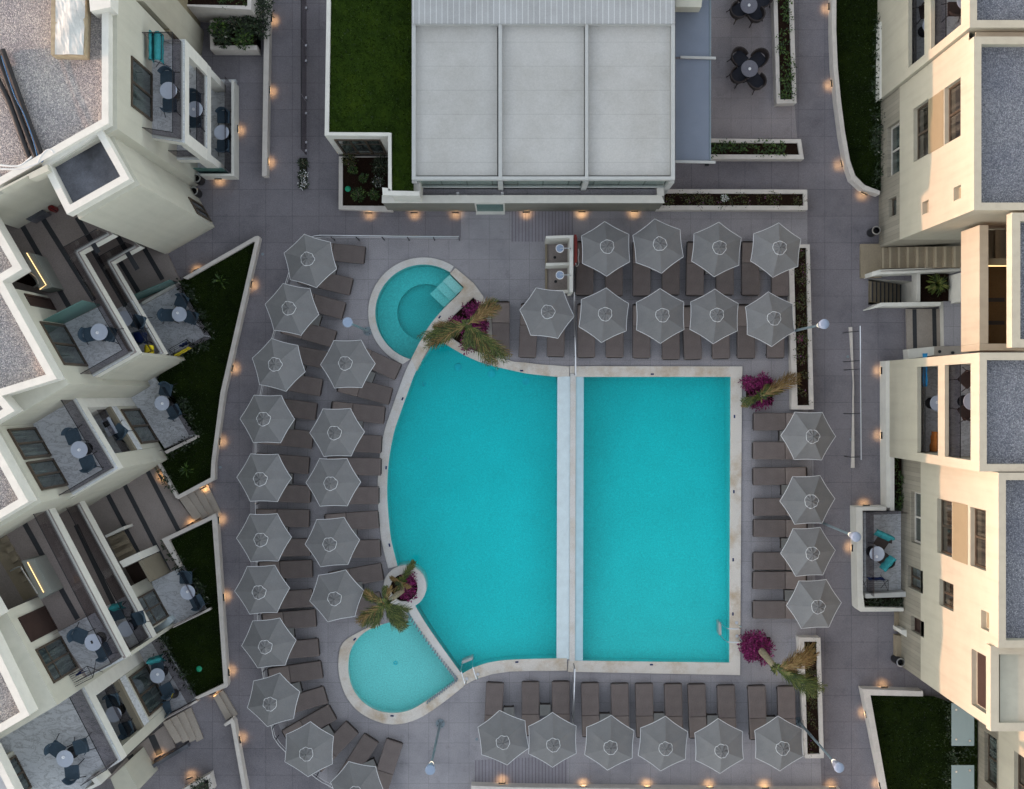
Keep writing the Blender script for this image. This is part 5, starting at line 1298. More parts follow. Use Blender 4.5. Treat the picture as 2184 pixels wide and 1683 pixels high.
for x0, x1, y0, y1, nme, pm in ((1820,1888,168,325,'niche_window',M['panel']), (1740,1862,497,968,'slot_window',M['door'])):
    z0, z1 = zon('D', x0, XC), zon('D', x1, XC); ya, yb = px_on('D3',x0,y0,z0), px_on('D3',x0,y1,z0); HOLES.append((min(ya, yb), max(ya, yb), z0, z1)); window(R3, (XC+.19, ya), (XC+.19, yb), z0, z1-z0, 0, None, pm, M['wallr'], .02, nme, .03)
wall_win(R3, XC, 'D', 1228, 1312, ('D2',1228,835), ('D2',1230,1262), mull=1, frame=M['framew'])
wall_win(R3, XC, 'D', 1200, 1330, ('D2',1200,1455), ('D2',1200,1640), mull=1)
o = wall_win(R3, XC, 'D', 1228, 1340, ('D3',1228,215), ('D3',1228,345), mull=0, pane=M['door'], frame=M['door'], name='door')
holed_wall(R3, XC, YC0, YC1, 2.55, 9.1, M['wallr']); holed_wall(R3, XC+.004, YC0+.004, YC1-.004, 0, 2.55, M['clad'], 'clad_wall'); HOLES.clear()
loggia(R3, 13.95, -2.3, 1.25, F1, F2+.35, 9.45)
for k3, (x0, y0, x1, y1, z) in enumerate(((1095,190,1150,350,.12),(1150,195,1222,350,.25))):
    pris(R3, 'door_step', T('D3', (x0,y0),(x1,y0+5),(x1,y1),(x0,y1)), z, 0, z, M['stepw'])
for i in range(5):
    pris(R3, 'entrance_step', T('D3', (1080+i*50,375+i*8),(1132+i*50,378+i*12),(1140+i*50,552+i*3),(1082+i*50,560)), .02, -.0, .36-.07*i, M['stepw'])
pris(R3, 'stair_wall', T('D3', (1150,345),(1210,342),(1350,470),(1350,500),(1150,375)), 1.0, 0, 1.0, M['white'])
D2 = lambda *p: T('D2', *p)
pris(R3, 'terrace', D2((830,1015),(1200,1000),(1200,1690),(830,1690)), .35, 0, .33, MR)
wl2 = WP(D2((765,972),(1022,968),(1022,1000),(822,1000),(825,1690),(778,1690)), .8)
obj('terrace_wall', MB().prism(wl2, 0, .8), M['white'], R3)
pris(R3, 'terrace_wall', D2((778,1691),(825,1691))+T('D3', (838,150),(1168,155),(1168,185),(805,188),(782,165)), .8, 0, .8, M['white'])
pris(R3, 'terrace_wall', D2((1053,-1380+1640),(1090,260),(1090,1000),(1058,1000)), .8, 0, .0+.8, M['white'])
pris(R3, 'planter_back', T('D3', (850,38),(1195,20),(1205,62),(850,75)), .9, 0, .9, M['beam'])
pris(R3, 'planter_soil', T('D3', (838,76),(1170,66),(1170,154),(838,150)), .5, 0, .5, M['soil'])
glasswall(R3, T1('D2',850,1012), T1('D2',855,1690), .35, .95, M['dglass'], 'glass_rail')
glasswall(R3, T1('D2',850,1012), T1('D2',1190,1000), .35, .95, M['dglass'], 'glass_rail')
# upper terrace strip beside the path
pris(R3, 'terrace_wall', T('D1', (1018,1390),(1052,1388))+D2((1068,540),(1056,975),(1025,975),(1020,540)), .75, 0, .75, M['white'])
pris(R3, 'terrace', T('D1', (1055,1390),(1220,1385))+D2((1230,520),(1070,530)), .35, 0, .33, MR)
glasswall(R3, T1('D1',1075,1400), T1('D2',1085,520), .35, .95, M['dglass'], 'glass_rail')
pris(R3, 'planter_soil', D2((1090,540),(1205,530),(1200,975),(1088,975)), .4, 0, .4, M['soil'])
table('D2', 945, 1365, .35, 'between two chairs with teal towels on the right-hand terrace', [('D2',985,1265,.7,-1,'above the table'),('D2',1010,1415,.8,.6,'below the table')], (942,1388), 'k')
drape('D2', 1010, 1215, .35, .45, -1, M['teal'], 'wide teal towel over the upper chair on the right-hand terrace', .72)
drape('D2', 1045, 1452, .35, .8, .7, M['teal'], 'teal towel over the lower chair on the right-hand terrace', .6)
rack('D2', 950, 1630, .35, 0, 'wire drying rack with a navy cloth on the right-hand terrace', [(-.3,.3,.18,'navy','n','navy cloth on the drying rack of the right-hand terrace')])
table('D2', 1458, 95, F1, 'in the middle loggia of the right-hand building', (), (1452,88), 'k')
table('D2', 1745, 80, F2+.35, 'in the top loggia of the right-hand building', [('D1',1705,1545,.8,-.8,'above the table'),('D2',1700,165,.6,1,'below the table')], None, 'k')
q = W(T1('D2', 1355, -130), F1+.9)
cloth('towel', [(q.x-.05, q.y+.8, F1+.7), (q.x, q.y+.8, F1+1.05), (q.x+.1, q.y+.8, F1+.6)], [(q.x-.05, q.y-.35, F1+.7), (q.x, q.y-.35, F1+1.05), (q.x+.05, q.y-.35, F1+.7)], M['blue'], 'long bright blue towel hung along the rail of the right-hand middle loggia')
q = W(T1('D2', 1440, 430), F1+.6)
cloth('towel', [(q.x-.12, q.y+.4, F1+.5), (q.x, q.y+.4, F1+.7), (q.x+.12, q.y+.4, F1+.5)], [(q.x-.16, q.y-.3, F1+.4), (q.x, q.y-.3, F1+.72), (q.x+.12, q.y-.3, F1+.5)], M['orange'], 'orange towel in the lower corner of the right-hand middle loggia')
R4 = thing('apartment_building', 'set-back cream building behind the lawn in the lower right corner', 'building', (19, -13, 0))
XD = 17.4
rpris(R4, 'inner_wall', XD+.2, 26, -20, -10.13, 2.2, 8.8, M['wallr']); rpris(R4, 'inner_clad_wall', XD+.204, 26, -20, -10.14, 0, 2.2, M['clad'])
rroof(R4, XD, 26, -20, -10.13, 8.8, 9.2)
wall_win(R4, XD, 'D', 1848, 1952, ('D3',1848,1190), ('D3',1850,1610), mull=1)
wall_win(R4, XD, 'D', 2098, 2220, ('D3',2098,1358), ('D3',2098,1900), mull=1, pane=M['panew'])
holed_wall(R4, XD, -20, -10.13, 2.2, 8.8, M['wallr']); holed_wall(R4, XD+.004, -20, -10.14, 0, 2.2, M['clad'], 'clad_wall'); HOLES.clear()
for y0, y1, l in ((960,1318,'upper'), (1482,1840,'lower')):
    t = bld('glass_canopy', '%s of two pale glass canopies beside the lower right lawn' % l, T1('D3', 1660,(y0+y1)/2), 0, 'canopy')
    xy = WP(T('D3', (1572,y0),(1762,y0),(1762,y1),(1572,y1)), 2.3)
    obj('glass_sheet', MB().prism(xy, 2.28, 2.3), M['canopyglass'], t)
    for px_, py_ in ((.2, .15), (.8, .12), (.2, .85), (.8, .88)):
        x = xy[0][0]*(1-px_)+xy[1][0]*px_; y = xy[0][1]*(1-py_)+xy[2][1]*py_
        obj('fixing', MB().cyl((x, y), .035, 2.301, 2.32, n=10), M['chrome'], t)
    obj('bracket', MB().box(xy[1][0]-.05, (xy[0][1]+xy[2][1])/2, 2.24, .06, abs(xy[0][1]-xy[2][1])*.9, .06), M['steel'], t)

# ================================================================ CLUBHOUSE
CL = bld('clubhouse', 'flat clubhouse with three white roof bays and a green roof strip at the top', T1('B0', 1800,600))
B0 = lambda *p: T('B0', *p)
gz = 3.5
o_ = B0((605,-200),(585,1142),(1148,1145),(1150,1608),(1345,1612),(1345,-200))
xy = WP(o_, gz)
pris(CL, 'wall', B0((605,-200),(585,1142),(1148,1145),(1150,1645),(1386,1650),(1386,-200)), gz, 0, gz-.3, M['white'])
lawn_ = WP(B0((640,-200),(620,1114),(1152,1118),(1152,1606),(1334,1608),(1334,-200)), gz)
obj('green_roof', MB().poly(lawn_, gz-.12), M['lawnr'], CL)
for n_, q in enumerate((((605,-200),(638,-200),(619,1140),(585,1142)), ((619,1114),(1120,1117),(1148,1120),(1148,1146),(619,1141)), ((1120,1147),(1148,1147),(1150,1606),(1122,1606)), ((1070,1580),(1121,1585),(1150,1607),(1386,1612),(1386,1650),(1075,1645)))):
    pris(CL, 'roof_kerb', B0(*q), gz, gz-.29, gz, M['white'])
aa, bb = W2(T1('B0', 745,1310), .4), W2(T1('B0', 1112,1310), .4)
ys = WP(B0((700,1143)), gz)[0][1]
window(CL, (W2(T1('B0', 745,1300), .5)[0], ys), (W2(T1('B0', 1112,1300), .5)[0], ys), .4, 2.5, 2, name='window', trans=True)
M['glassrefl'] = striped('grey_green_reflection', (.36, .385, .37), 0, .9, .05, .55)  # grey-green colour stands in for reflections in the front glass
# pergola roof
zp = 3.95
Bx = lambda x: OX['B']+x/K
Cx = lambda x: OX['C']+x/K
X4 = [(Bx(1320), Bx(1352)), (Bx(2050), Bx(2081)), (Cx(630), Cx(658)), (Cx(1356), Cx(1388))]
yt_, yb_ = 200/K, 1515/K
for a1, b1 in X4: pris(CL, 'roof_beam', [(a1, yt_), (b1, yt_), (b1, yb_), (a1, yb_)], zp, zp-.35, zp, M['beam'])
for i in range(3):
    x0, x1 = X4[i][1], X4[i+1][0]
    pris(CL, 'roof_panel', [(x0+.3, yt_+2.5), (x1-2.4, yt_+2.5), (x1-2.4, 1478/K), (x0+.3, 1479/K)], zp-.2, zp-.3, zp-.2, M['panelw'])
    pris(CL, 'gap_shade', [(x0, yt_+2.3), (x1, yt_+2.3), (x1, 1486/K), (x0, 1486/K)], zp-.33, zp-.36, zp-.33, M['black'])  # black sheet under the panels, painted shade for the gaps around them
    pris(CL, 'roof_beam', [(x0+.05, 1487/K), (x1-.05, 1487/K), (x1-.05, 1514/K), (x0+.05, 1514/K)], zp-.02, zp-.3, zp-.02, M['beam'])
    pris(CL, 'roof_beam', [(x0+.05, yt_), (x1-.05, yt_), (x1-.05, yt_+2.2), (x0+.05, yt_+2.2)], zp-.01, zp-.3, zp-.01, M['beam'])
pris(CL, 'louvred_roof', [(X4[0][0], -60), (X4[3][1], -60), (X4[3][1], yt_-.2), (X4[0][0], yt_-.2)], zp+.05, zp-.2, zp+.05, M['slat'])
xl, xr = WP([(X4[0][0], 300), (X4[3][1], 300)], zp); xl, xr = xl[0], xr[0]
yg = WP([(1000, 1505/K)], zp)[0][1]
rpris(CL, 'interior', xl+.1, xr-.1, yg+2.5, 20, .2, zp-.4, M['granite'])
rpris(CL, 'gallery_floor', xl, xr, yg-.3, yg+2.49, .3, 1.0, M['deck'])
rpris(CL, 'front_ledge', -4.6, 5.3, 7.122, yg-.01, 1.002, 1.85, M['deck'])
for a1, b1 in X4:
    x = WP([((a1+b1)/2, 0)], zp)[0][0]; rpris(CL, 'front_post', x-.09, x+.09, yg-.08, yg+.1, 1.001, zp-.36, M['beam'])
xm = [WP([((a1+b1)/2, 0)], zp)[0][0] for a1, b1 in X4]
for i in range(3):
    rpris(CL, 'glass_front', xm[i]+.1, xm[i+1]-.1, yg, yg+.02, 1.05, zp-.37, M['cglass'])
    rpris(CL, 'reflection_panel', xm[i]+.12, xm[i+1]-.12, yg+.1, yg+.15, 1.05, zp-.4, M['glassrefl'])  # added panel behind the glass, coloured like its reflections
    rpris(CL, 'front_rail', xm[i]+.1, xm[i+1]-.1, yg-.03, yg+.05, 2.2, 2.26, M['beam'])
for i, (u0, u1) in enumerate(((-3.55, -1.95), (-1.95, -.35))):
    obj('light_cable', MB().tube(smooth([(u0, yg-.2, 1.95), ((u0+u1)/2, yg-.24, 1.75), (u1, yg-.2, 1.95)], 5), .012, 5), M['pipe'], CL)
for u in (-3.55, -1.95, -.35): rpris(CL, 'cable_bracket', u-.05, u+.05, yg-.24, yg-.14, 1.0, 2.0, M['pipe'])
rpris(CL, 'podium_wall', -4.64, 5.45, 6.88, 7.12, 0, 2.1, M['cladx'])
obj('podium_cap', MB().prism([(-4.66, 6.86), (5.47, 6.86), (5.35, 7.14), (-4.66, 7.14)], 2.102, 2.14), M['white'], CL)
rpris(CL, 'podium_end', 5.2, 5.45, 7.122, 7.6, 0, 2.1, M['white'])
da, db = W2(T1('B1', 1862,140), .05), W2(T1('B1', 2105,140), .05)
o = window(CL, (da[0], 6.88), (db[0], 6.88), .05, 1.9, 0, None, M['gglass'], M['white'], .03, 'door', .05)
obj('door_sill', MB().box((da[0]+db[0])/2, 6.82, .04, db[0]-da[0], .12, .08), M['white'], CL)
# awning on the right
t = bld('awning', 'flat blue-grey awning along the right side of the clubhouse', T1('C0', 1540,700), 3, 'awning')
pris(t, 'fabric', T('C0', (1392,-200),(1676,-200),(1676,478),(1392,478)), 2.9, 2.86, 2.9, M['awning'])
pris(t, 'fabric', T('C0', (1392,500),(1676,500),(1676,1352),(1392,1352)), 2.9, 2.86, 2.9, M['awning'])
pris(t, 'front_bar', T('C0', (1678,-200),(1692,-200),(1690,1352),(1678,1352)), 2.9, 2.78, 2.92, M['steel'])
pris(t, 'arm', T('C0', (1435,470),(1732,478),(1732,499),(1435,490)), 3.0, 2.92, 3.0, M['beam'])
pris(t, 'arm', T('C0', (1390,1350),(1730,1356),(1730,1377),(1390,1370)), 3.0, 2.92, 3.0, M['beam'])
p = W(T1('C0', 1655,1388), 2.8); obj('bracket', MB().box(p.x, p.y, 2.82, .14, .1, .08), M['black'], t)
o = pris(None, 'roof_hood', T('C0', (1392,-200),(1640,-200),(1610,60),(1392,58)), 3.6, 3.02, 3.6, M['wall']); tag(o, 'beige box hood over the awning at the top of the picture', 'hood')

# ================================================================ PLANTERS, LOW WALLS, GARDENS
def curbring(name, label, outer, inner, z, z0=0, mat=None, cat='planter', soil=None, parent=None):
    xo2, xi2 = WP(outer, z), WP(inner, z)
    t = thing(name, label, cat, (sum(p[0] for p in xo2)/len(xo2), sum(p[1] for p in xo2)/len(xo2), 0))
    obj('kerb', MB().poly(xo2, z, [xi2]).walls(xo2, z0, z).walls(xi2, z0, z, flip=True), mat or M['curb'], t)
    obj('soil', MB().poly(xi2, z-.12 if soil is None else soil), M['soil'], t)
    return xi2
def rectp(c, x0, y0, x1, y1, w):
    return T(c, (x0,y0),(x1,y0),(x1,y1),(x0,y1)), T(c, (x0+w,y0+w),(x1-w,y0+w),(x1-w,y1-w),(x0+w,y1-w))
BED = {}
BED['ne_long'] = curbring('planter', 'long narrow white planter at the upper right between two paths', T('D0', (62,-300),(232,-300),(265,868),(98,872)), T('D0', (96,-300),(193,-300),(232,838),(128,838)), .5)
BED['ne_mid'] = curbring('planter', 'white planter strip below the dark dining tables', T('C0', (1640,1166),(2147,1172))+T('D0', (302,1172),(328,1340))+T('C0', (1640,1338)), T('C0', (1685,1200),(2147,1204))+T('D0', (275,1204),(290,1304))+T('C0', (1685,1302)), .5)
BED['club'] = curbring('planter', 'white planter strip along the right end of the clubhouse podium', T('C0', (1300,1594))+T('D0', (355,1598))+T('D1', (358,118))+T('C1', (1230,116)), T('C0', (1300,1628))+T('D0', (322,1632))+T('D1', (325,82))+T('C1', (1280,80)), .5)
BED['e_up'] = curbring('planter', 'narrow planter beside the upper right parasols', T('D1', (240,410),(376,408),(408,1690))+T('D2', (410,148),(228,148))+T('D1', (205,610)), T('D1', (285,436),(348,436),(372,1690))+T('D2', (375,112),(274,114))+T('D1', (245,620)), .45)
BED['e_low'] = curbring('planter', 'narrow planter at the lower right beside the bottom parasols', T('D3', (283,405),(467,408),(496,1422),(340,1424)), T('D3', (330,440),(435,440),(462,1388),(358,1390)), .5)
BED['court'] = curbring('planter', 'planting bed in the notch of the clubhouse', T('B0', (705,1318),(1150,1318))+T('B1', (1160,130),(703,112)), T('B0', (738,1322),(1118,1322))+T('B1', (1120,84),(736,82)), .3)
BED['nw'] = curbring('planter', 'square raised planter full of shrubs at the upper left', T('A0', (1768,170),(2165,170),(2165,420),(1772,418)), T('A0', (1800,190),(2165,190),(2165,382),(1803,384)), .75)
BED['nw_up'] = curbring('planter', 'high raised planter at the top left edge', T('A0', (1425,-200),(2120,-200),(2118,82),(1428,42)), T('A0', (1520,-200),(2085,-200),(2085,48),(1520,36)), 1.9)
o = pris(None, 'long_wall', T('B0', (82,-200),(128,-200),(98,1480),(57,1482)), .5, 0, .5, M['curb']); tag(o, 'long pale low wall with wall lights left of the entrance path', 'wall')
BED['strip'] = curbring('planting_strip', 'thin strip of white flowers at the end of the dark channel', T('B0', (372,1330),(438,1330),(438,1590),(372,1588)), T('B0', (376,1334),(434,1334),(434,1586),(376,1584)), .05, 0, M['stripe'], 'planter', .04)
BED['spot_r'] = WP(T('C3', (1978,400),(2190,400),(2190,590),(1978,590)), 0)
BED['spot_u'] = WP(T('C1', (1985,1545),(2210,1545),(2210,1760),(1985,1760)), 0)
# sunken channel with glass balustrade
t = bld('glass_balustrade', 'long smoked glass balustrade along the entrance path', T1('B0', 410,600), 0, 'railing')
for y0, y1 in ((-200,395),(402,850),(860,1310)):
    a, b = W(T1('B0', 434-.0*y0, y0), 0), W(T1('B0', 428, y1), 0); m = (a+b)/2
    obj('glass_panel', MB().box(m.x, m.y, .55, .018, (a-b).length-.02, 1.1, 0), M['dglass'], t)
    obj('top_rail', MB().box(m.x, m.y, 1.11, .03, (a-b).length, .03), M['black'], t)
for y in (75,390,520,830,960,1205,1275):
    a = W(T1('B0', 434, y), 0); obj('clamp', MB().box(a.x, a.y, .07, .06, .08, .14), M['chrome'], t)
# dark round terrace tables with wicker chairs
def make_wchair():
    t = thing('terrace_chair', 'x', 'chair', group='dark wicker chairs on the upper terrace')
    obj('cushion', MB().prism([(-.24, -.24), (.22, -.24), (.24, -.2), (.24, .2), (.22, .24), (-.24, .24)], .40, .47), M['navyc'], t)
    mb = MB(); n = 16; vs = []; fs = []
    for i in range(n+1):
        a = R(-112+224*i/n); e = abs(i-n/2)/(n/2); hgt = .80-.17*e**2
        rr_ = .29+.02*math.cos(2*a)
        for r, z in ((rr_-.02, .42), (rr_+.02, hgt), (rr_+.06, hgt), (rr_+.03, .42)): vs.append((r*math.cos(a)*1.02, r*math.sin(a), z))
    for i in range(n):
        for k in range(4): fs.append((4*i+k, 4*i+(k+1) % 4, 4*i+4+(k+1) % 4, 4*i+4+k))
    fs += [(0, 3, 2, 1), (4*n, 4*n+1, 4*n+2, 4*n+3)]
    obj('back_shell', mb.add(vs, fs), M['wicker2'], t)
    obj('seat_frame', MB().box(0, 0, .37, .5, .5, .05), M['wicker2'], t)
    for sx in (-1, 1):
        for sy in (-1, 1): obj('leg', MB().tube([(sx*.21, sy*.21, .36), (sx*.28, sy*.27, 0)], .018, 6), M['wicker2'], t)
    return t
M['navyc'] = plain('dark_seat_cushion', (.028, .03, .04), .8, .2, 0, .1, 6, .2, 50)
M['wicker2'] = plain('brown_wicker_shell', (.042, .034, .033), .75, .25, 0, .2, 9, .3, 60)
wch = Placer(make_wchair())
for tx, ty, nm_, ch in ((2017,578,'lower dark terrace table',[(1932,492,-1,-.95,'upper left of'),(2088,502,1,-.9,'upper right of'),(1925,635,-1,.75,'lower left of'),(2070,685,.75,1,'lower right of')]), (2012,42,'upper dark terrace table',[(1925,90,-1,.6,'lower left of'),(2062,118,.5,1,'lower right of'),(2125,0,1,-.4,'right of'),(1945,-60,-1,-.9,'upper left of')])):
    table('C0', tx, ty, 0, 'near the awning, the '+nm_, (), (tx+1, ty+1), 'b', table_d)
    for x, y, dx, dy, l in ch:
        p = W(T1('C0', x, y), .45); wch((p.x, p.y, 0), math.atan2(-dy, dx), 'dark wicker armchair '+l+' the '+nm_, 'dark wicker chairs on the upper terrace')
wch.done()
for q in (chair_b, chair_k, table_p, table_d, ash_p): q.done()

# low walls and lawns
def lowwall(label, pts, z=.4, mat=None, closed=False):
    o = obj('low_wall', MB().prism(WP(pts, z), 0, z), mat or M['curb']); return tag(o, label, 'wall')
A1 = lambda *p: T('A1', *p)
A2 = lambda *p: T('A2', *p)
A3 = lambda *p: T('A3', *p)
lowwall('pale low wall bordering the triangular lawn on the left', A1((1540,690),(2150,340),(2175,335),(2190,352),(2185,380),(1895,1660))+A2((1895,10),(1813,590),(1810,740),(1500,905),(1482,880),(1775,722),(1782,580),(1858,0))+A1((1858,1655),(2148,392),(2135,385),(1575,702)))
lowwall('short pale wall beside the gallery steps with shrubs along it', A2((1328,612),(1345,605),(1500,878),(1483,895)), .45)
lowwall('pale low wall around the second lawn on the left', A2((1362,1240),(1785,1040),(1815,1022))+A3((1830,-600),(1868,0),(1920,800),(1912,825),(1662,925),(1640,912),(1665,900),(1885,795),(1830,0))+A2((1787,1075),(1420,1250),(1530,1470),(1505,1480)), .45)
lowwall('bent pale low wall by the path at the lower left', A3((1885,1140),(1955,1085),(1975,1110),(2085,1720),(2050,1720),(1945,1128),(1900,1155)), .45)
for i, z in ((0, .1), (1, .2)):
    o = obj('path_step', MB().prism(WP(A3((1880-i*42,850+i*25),(2002-i*50,1055+i*18),(1955-i*50,1085+i*18),(1838-i*42,875+i*25)), z), 0, z), M['step']); tag(o, ('outer' if i == 0 else 'inner')+' stone step between the two low walls at the lower left', 'step')
for i in range(4):
    x0 = 1500+i*62; z = .06+.07*(3-i)
    o = obj('gallery_step', MB().prism(WP(A2((x0,888-i*26),(x0+66,860-i*26),(x0+200-i*6,1048-i*10+i*3),(x0+140-i*6,1088-i*14)), z), 0, z), M['step']); tag(o, '%s of four stone steps from the gallery down to the path' % ['highest','second','third','lowest'][i], 'step')
lowwall('curved pale low wall around the upper right lawn', T('D0', (565,-200),(602,-200),(600,250),(612,560),(640,850),(672,1100),(715,1350),(760,1480),(840,1560),(970,1610),(965,1640),(830,1600),(730,1510),(685,1380),(640,1130),(604,850),(575,560),(563,250)), .55)
lowwall('pale low wall around the lower right lawn', T('D3', (820,840),(1330,858),(1332,902),(888,892),(1035,1720),(998,1720)), .55)
GRASS = []
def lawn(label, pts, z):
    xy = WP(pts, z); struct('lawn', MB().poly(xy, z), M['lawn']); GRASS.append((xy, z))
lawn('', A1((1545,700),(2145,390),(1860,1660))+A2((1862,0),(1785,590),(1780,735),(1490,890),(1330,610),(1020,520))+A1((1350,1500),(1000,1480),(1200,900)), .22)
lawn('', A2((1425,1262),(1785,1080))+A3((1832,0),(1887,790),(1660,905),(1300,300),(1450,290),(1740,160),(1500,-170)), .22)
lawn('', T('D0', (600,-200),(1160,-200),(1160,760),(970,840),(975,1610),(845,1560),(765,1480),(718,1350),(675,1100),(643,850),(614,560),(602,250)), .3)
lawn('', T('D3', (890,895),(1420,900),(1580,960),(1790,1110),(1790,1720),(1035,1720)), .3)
def scatter(poly, n):
    x0, x1 = min(p[0] for p in poly), max(p[0] for p in poly); y0, y1 = min(p[1] for p in poly), max(p[1] for p in poly); out = []
    g = 0
    while len(out) < n and g < n*40:
        g += 1; p = (random.uniform(x0, x1), random.uniform(y0, y1))
        if inside(p, poly): out.append(p)
    return out
def blades(polys, dens, h=.05):
    mb = MB()
    for poly, z in polys:
        for x, y in scatter(poly, int(abs(area(poly))*dens)):
            a = random.uniform(0, 6.28); w = random.uniform(.012, .03); l = random.uniform(-.04, .04); m_ = random.uniform(-.04, .04); hh = h*random.uniform(.6, 1.5)
            mb.add([(x-w*math.cos(a), y-w*math.sin(a), z), (x+w*math.cos(a), y+w*math.sin(a), z), (x+l, y+m_, z+hh)], [(0, 1, 2)])
    return mb
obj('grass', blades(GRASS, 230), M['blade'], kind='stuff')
obj('roof_grass', blades([(lawn_, gz-.12)], 230), M['blader'], CL, kind='stuff')

def leafball(mb, c, r, n, size, flat=.8, spiky=False):
    for _ in range(n):
        u = random.uniform(-1, 1); a = random.uniform(0, 6.283); q = random.random()**.5
        s = math.sqrt(max(0, 1-u*u)); p = Vector((c[0]+r[0]*q*s*math.cos(a), c[1]+r[1]*q*s*math.sin(a), c[2]+r[2]*q*u))
        L = size*random.uniform(.6, 1.5); w = L*random.uniform(.3, .5)
        d = Vector((math.cos(a+random.uniform(-.9, .9)), math.sin(a+random.uniform(-.9, .9)), random.uniform(-.4, .8))).normalized()
        sd = d.cross(Vector((random.uniform(-.4, .4), random.uniform(-.4, .4), 1))).normalized()
        mb.add([p, p+d*L*.5+sd*w*.5, p+d*L, p+d*L*.5-sd*w*.5], [(0, 1, 2, 3)])
    return mb
def shrub(name, label, cat, c, r, n, size, mat, extra=None, group=None, stem=True):
    t = thing(name, label, cat, (c[0], c[1], c[2]-r[2]), group=group)
    obj('foliage', leafball(MB(), c, r, n, size), mat, t)
    if extra:
        m2, n2, s2 = extra; obj('flowers', leafball(MB(), (c[0], c[1], c[2]+r[2]*.35), (r[0]*.95, r[1]*.95, r[2]*.8), n2, s2), m2, t)
    if stem:
        mb = MB()
        for k in range(4):
            a = random.uniform(0, 6.28); mb.tube([(c[0], c[1], c[2]-r[2]), (c[0]+.5*r[0]*math.cos(a), c[1]+.5*r[1]*math.sin(a), c[2])], .012, 5)
        obj('stems', mb, M['bark'], t)
    return t
def bedfill(key, label, z, mat, dens, size=.085, h=.2, cat='ground cover', name='bed_plants', jitter=1.15):
    """dense low planting that reads as one mass"""
    poly = BED[key]; mb = MB(); A = abs(area(poly))
    for x, y in scatter(poly, int(A*dens*jitter)):
        leafball(mb, (x, y, z+h*random.uniform(.3, 1)), (.16, .16, h*.7), random.randint(14, 26), size)
    o = obj(name, mb, mat, kind='stuff'); return tag(o, label, cat)
bedfill('ne_long', 'low green plants spilling over the long upper right planter', .4, M['leaf'], 16)
bedfill('ne_mid', 'low green plants in the planter strip below the dark dining tables', .4, M['leaf'], 18)
bedfill('club', 'mixed flowering plants in the planter strip right of the clubhouse', .38, M['leafy'], 20, .06, .15)
bedfill('e_up', 'green and flowering plants in the narrow planter beside the upper right parasols', .35, M['leafy'], 20, .06, .15)
bedfill('e_low', 'low dark and flowering plants in the narrow lower right planter', .38, M['leafy'], 18, .055, .12)
bedfill('nw_up', 'small-leaved green plants in the high upper left planter', 1.8, M['leaf'], 16, .06, .12)
BED['terr'] = WP(D2((1095,545),(1200,535),(1196,970),(1092,970)), .4)
bedfill('terr', 'dark green plants in the planter beside the long right-hand terrace wall', .4, M['leaf'], 22, .08, .25)
def spot(c, x, y, z=.0): p = W(T1(c, x, y), z); return (p.x, p.y, z)
def sh_at(c, x, y, z, r, h, n, size, mat, label, cat='shrub', name='shrub', extra=None, group=None):
    p = spot(c, x, y, z+h); return shrub(name, label, cat, (p[0], p[1], z+h), (r, r, h), n, size, mat, extra, group)
for i, (x, y, l) in enumerate(((1850,250,'upper left'), (1990,215,'upper middle'), (2110,230,'upper right'), (1880,330,'lower left'), (2050,340,'lower right'))):
    sh_at('A0', x, y-12, .63, .34, .35, 260, .11, M['leaf'] if i in (0, 4) else M['leafd'], 'dark leafy shrub, %s of the five in the square raised planter' % l)
sh_at('B0', 45, 60, .5, .5, .5, 520, .1, M['leafd'], 'tall dark shrub at the top end of the long low wall')
sh_at('B0', 30, 240, .3, .42, .45, 420, .1, M['leafd'], 'dark shrub beside the square raised planter at the long wall')
for x, y, r, m, l in ((800,1350,.28,'leafy','olive-yellow bush at the upper left of the clubhouse notch bed'), (1060,1400,.38,'leafd','large dark bush at the right of the clubhouse notch bed'), (820,1430,.16,'leaf','small grey-green plant in the middle left of the notch bed'), (915,1500,.16,'leaf','small low plant in the centre of the notch bed'), (870,1640,.26,'leaf','low plant at the lower middle of the notch bed'), (1000,1640,.2,'leaf','low plant at the lower right of the notch bed')):
    sh_at('B0', x, y, .18, r, r*.7, int(900*r), .075, M[m], l)
sh_at('B0', 1040, 1530, .18, .26, .16, 160, .07, M['leafd'], 'white flowering plant at the right of the clubhouse notch bed', extra=(M['wflower'], 26, .05))
for x, y, w_, l in ((405,1380,0,'dark leafy plant at the top of the thin flower strip'), (406,1480,40,'white flowering plant in the middle of the thin strip'), (406,1555,44,'white flowering plant at the lower end of the thin strip')):
    sh_at('B0', x, y, .04, .2, .12, 130, .07, M['leafd'], l, extra=(M['wflower'], w_, .06) if w_ else None)
for c, x, y, l in (('C1',1805,20,'white flowers in the middle of the planter right of the clubhouse'), ('D1',290,1205,'violet flowers in the upper right parasol planter')):
    sh_at(c, x, y, .4, .14, .14, 80, .06, M['leaf'], l, extra=(M['wflower'] if c == 'C1' else M['bract'], 60, .05))
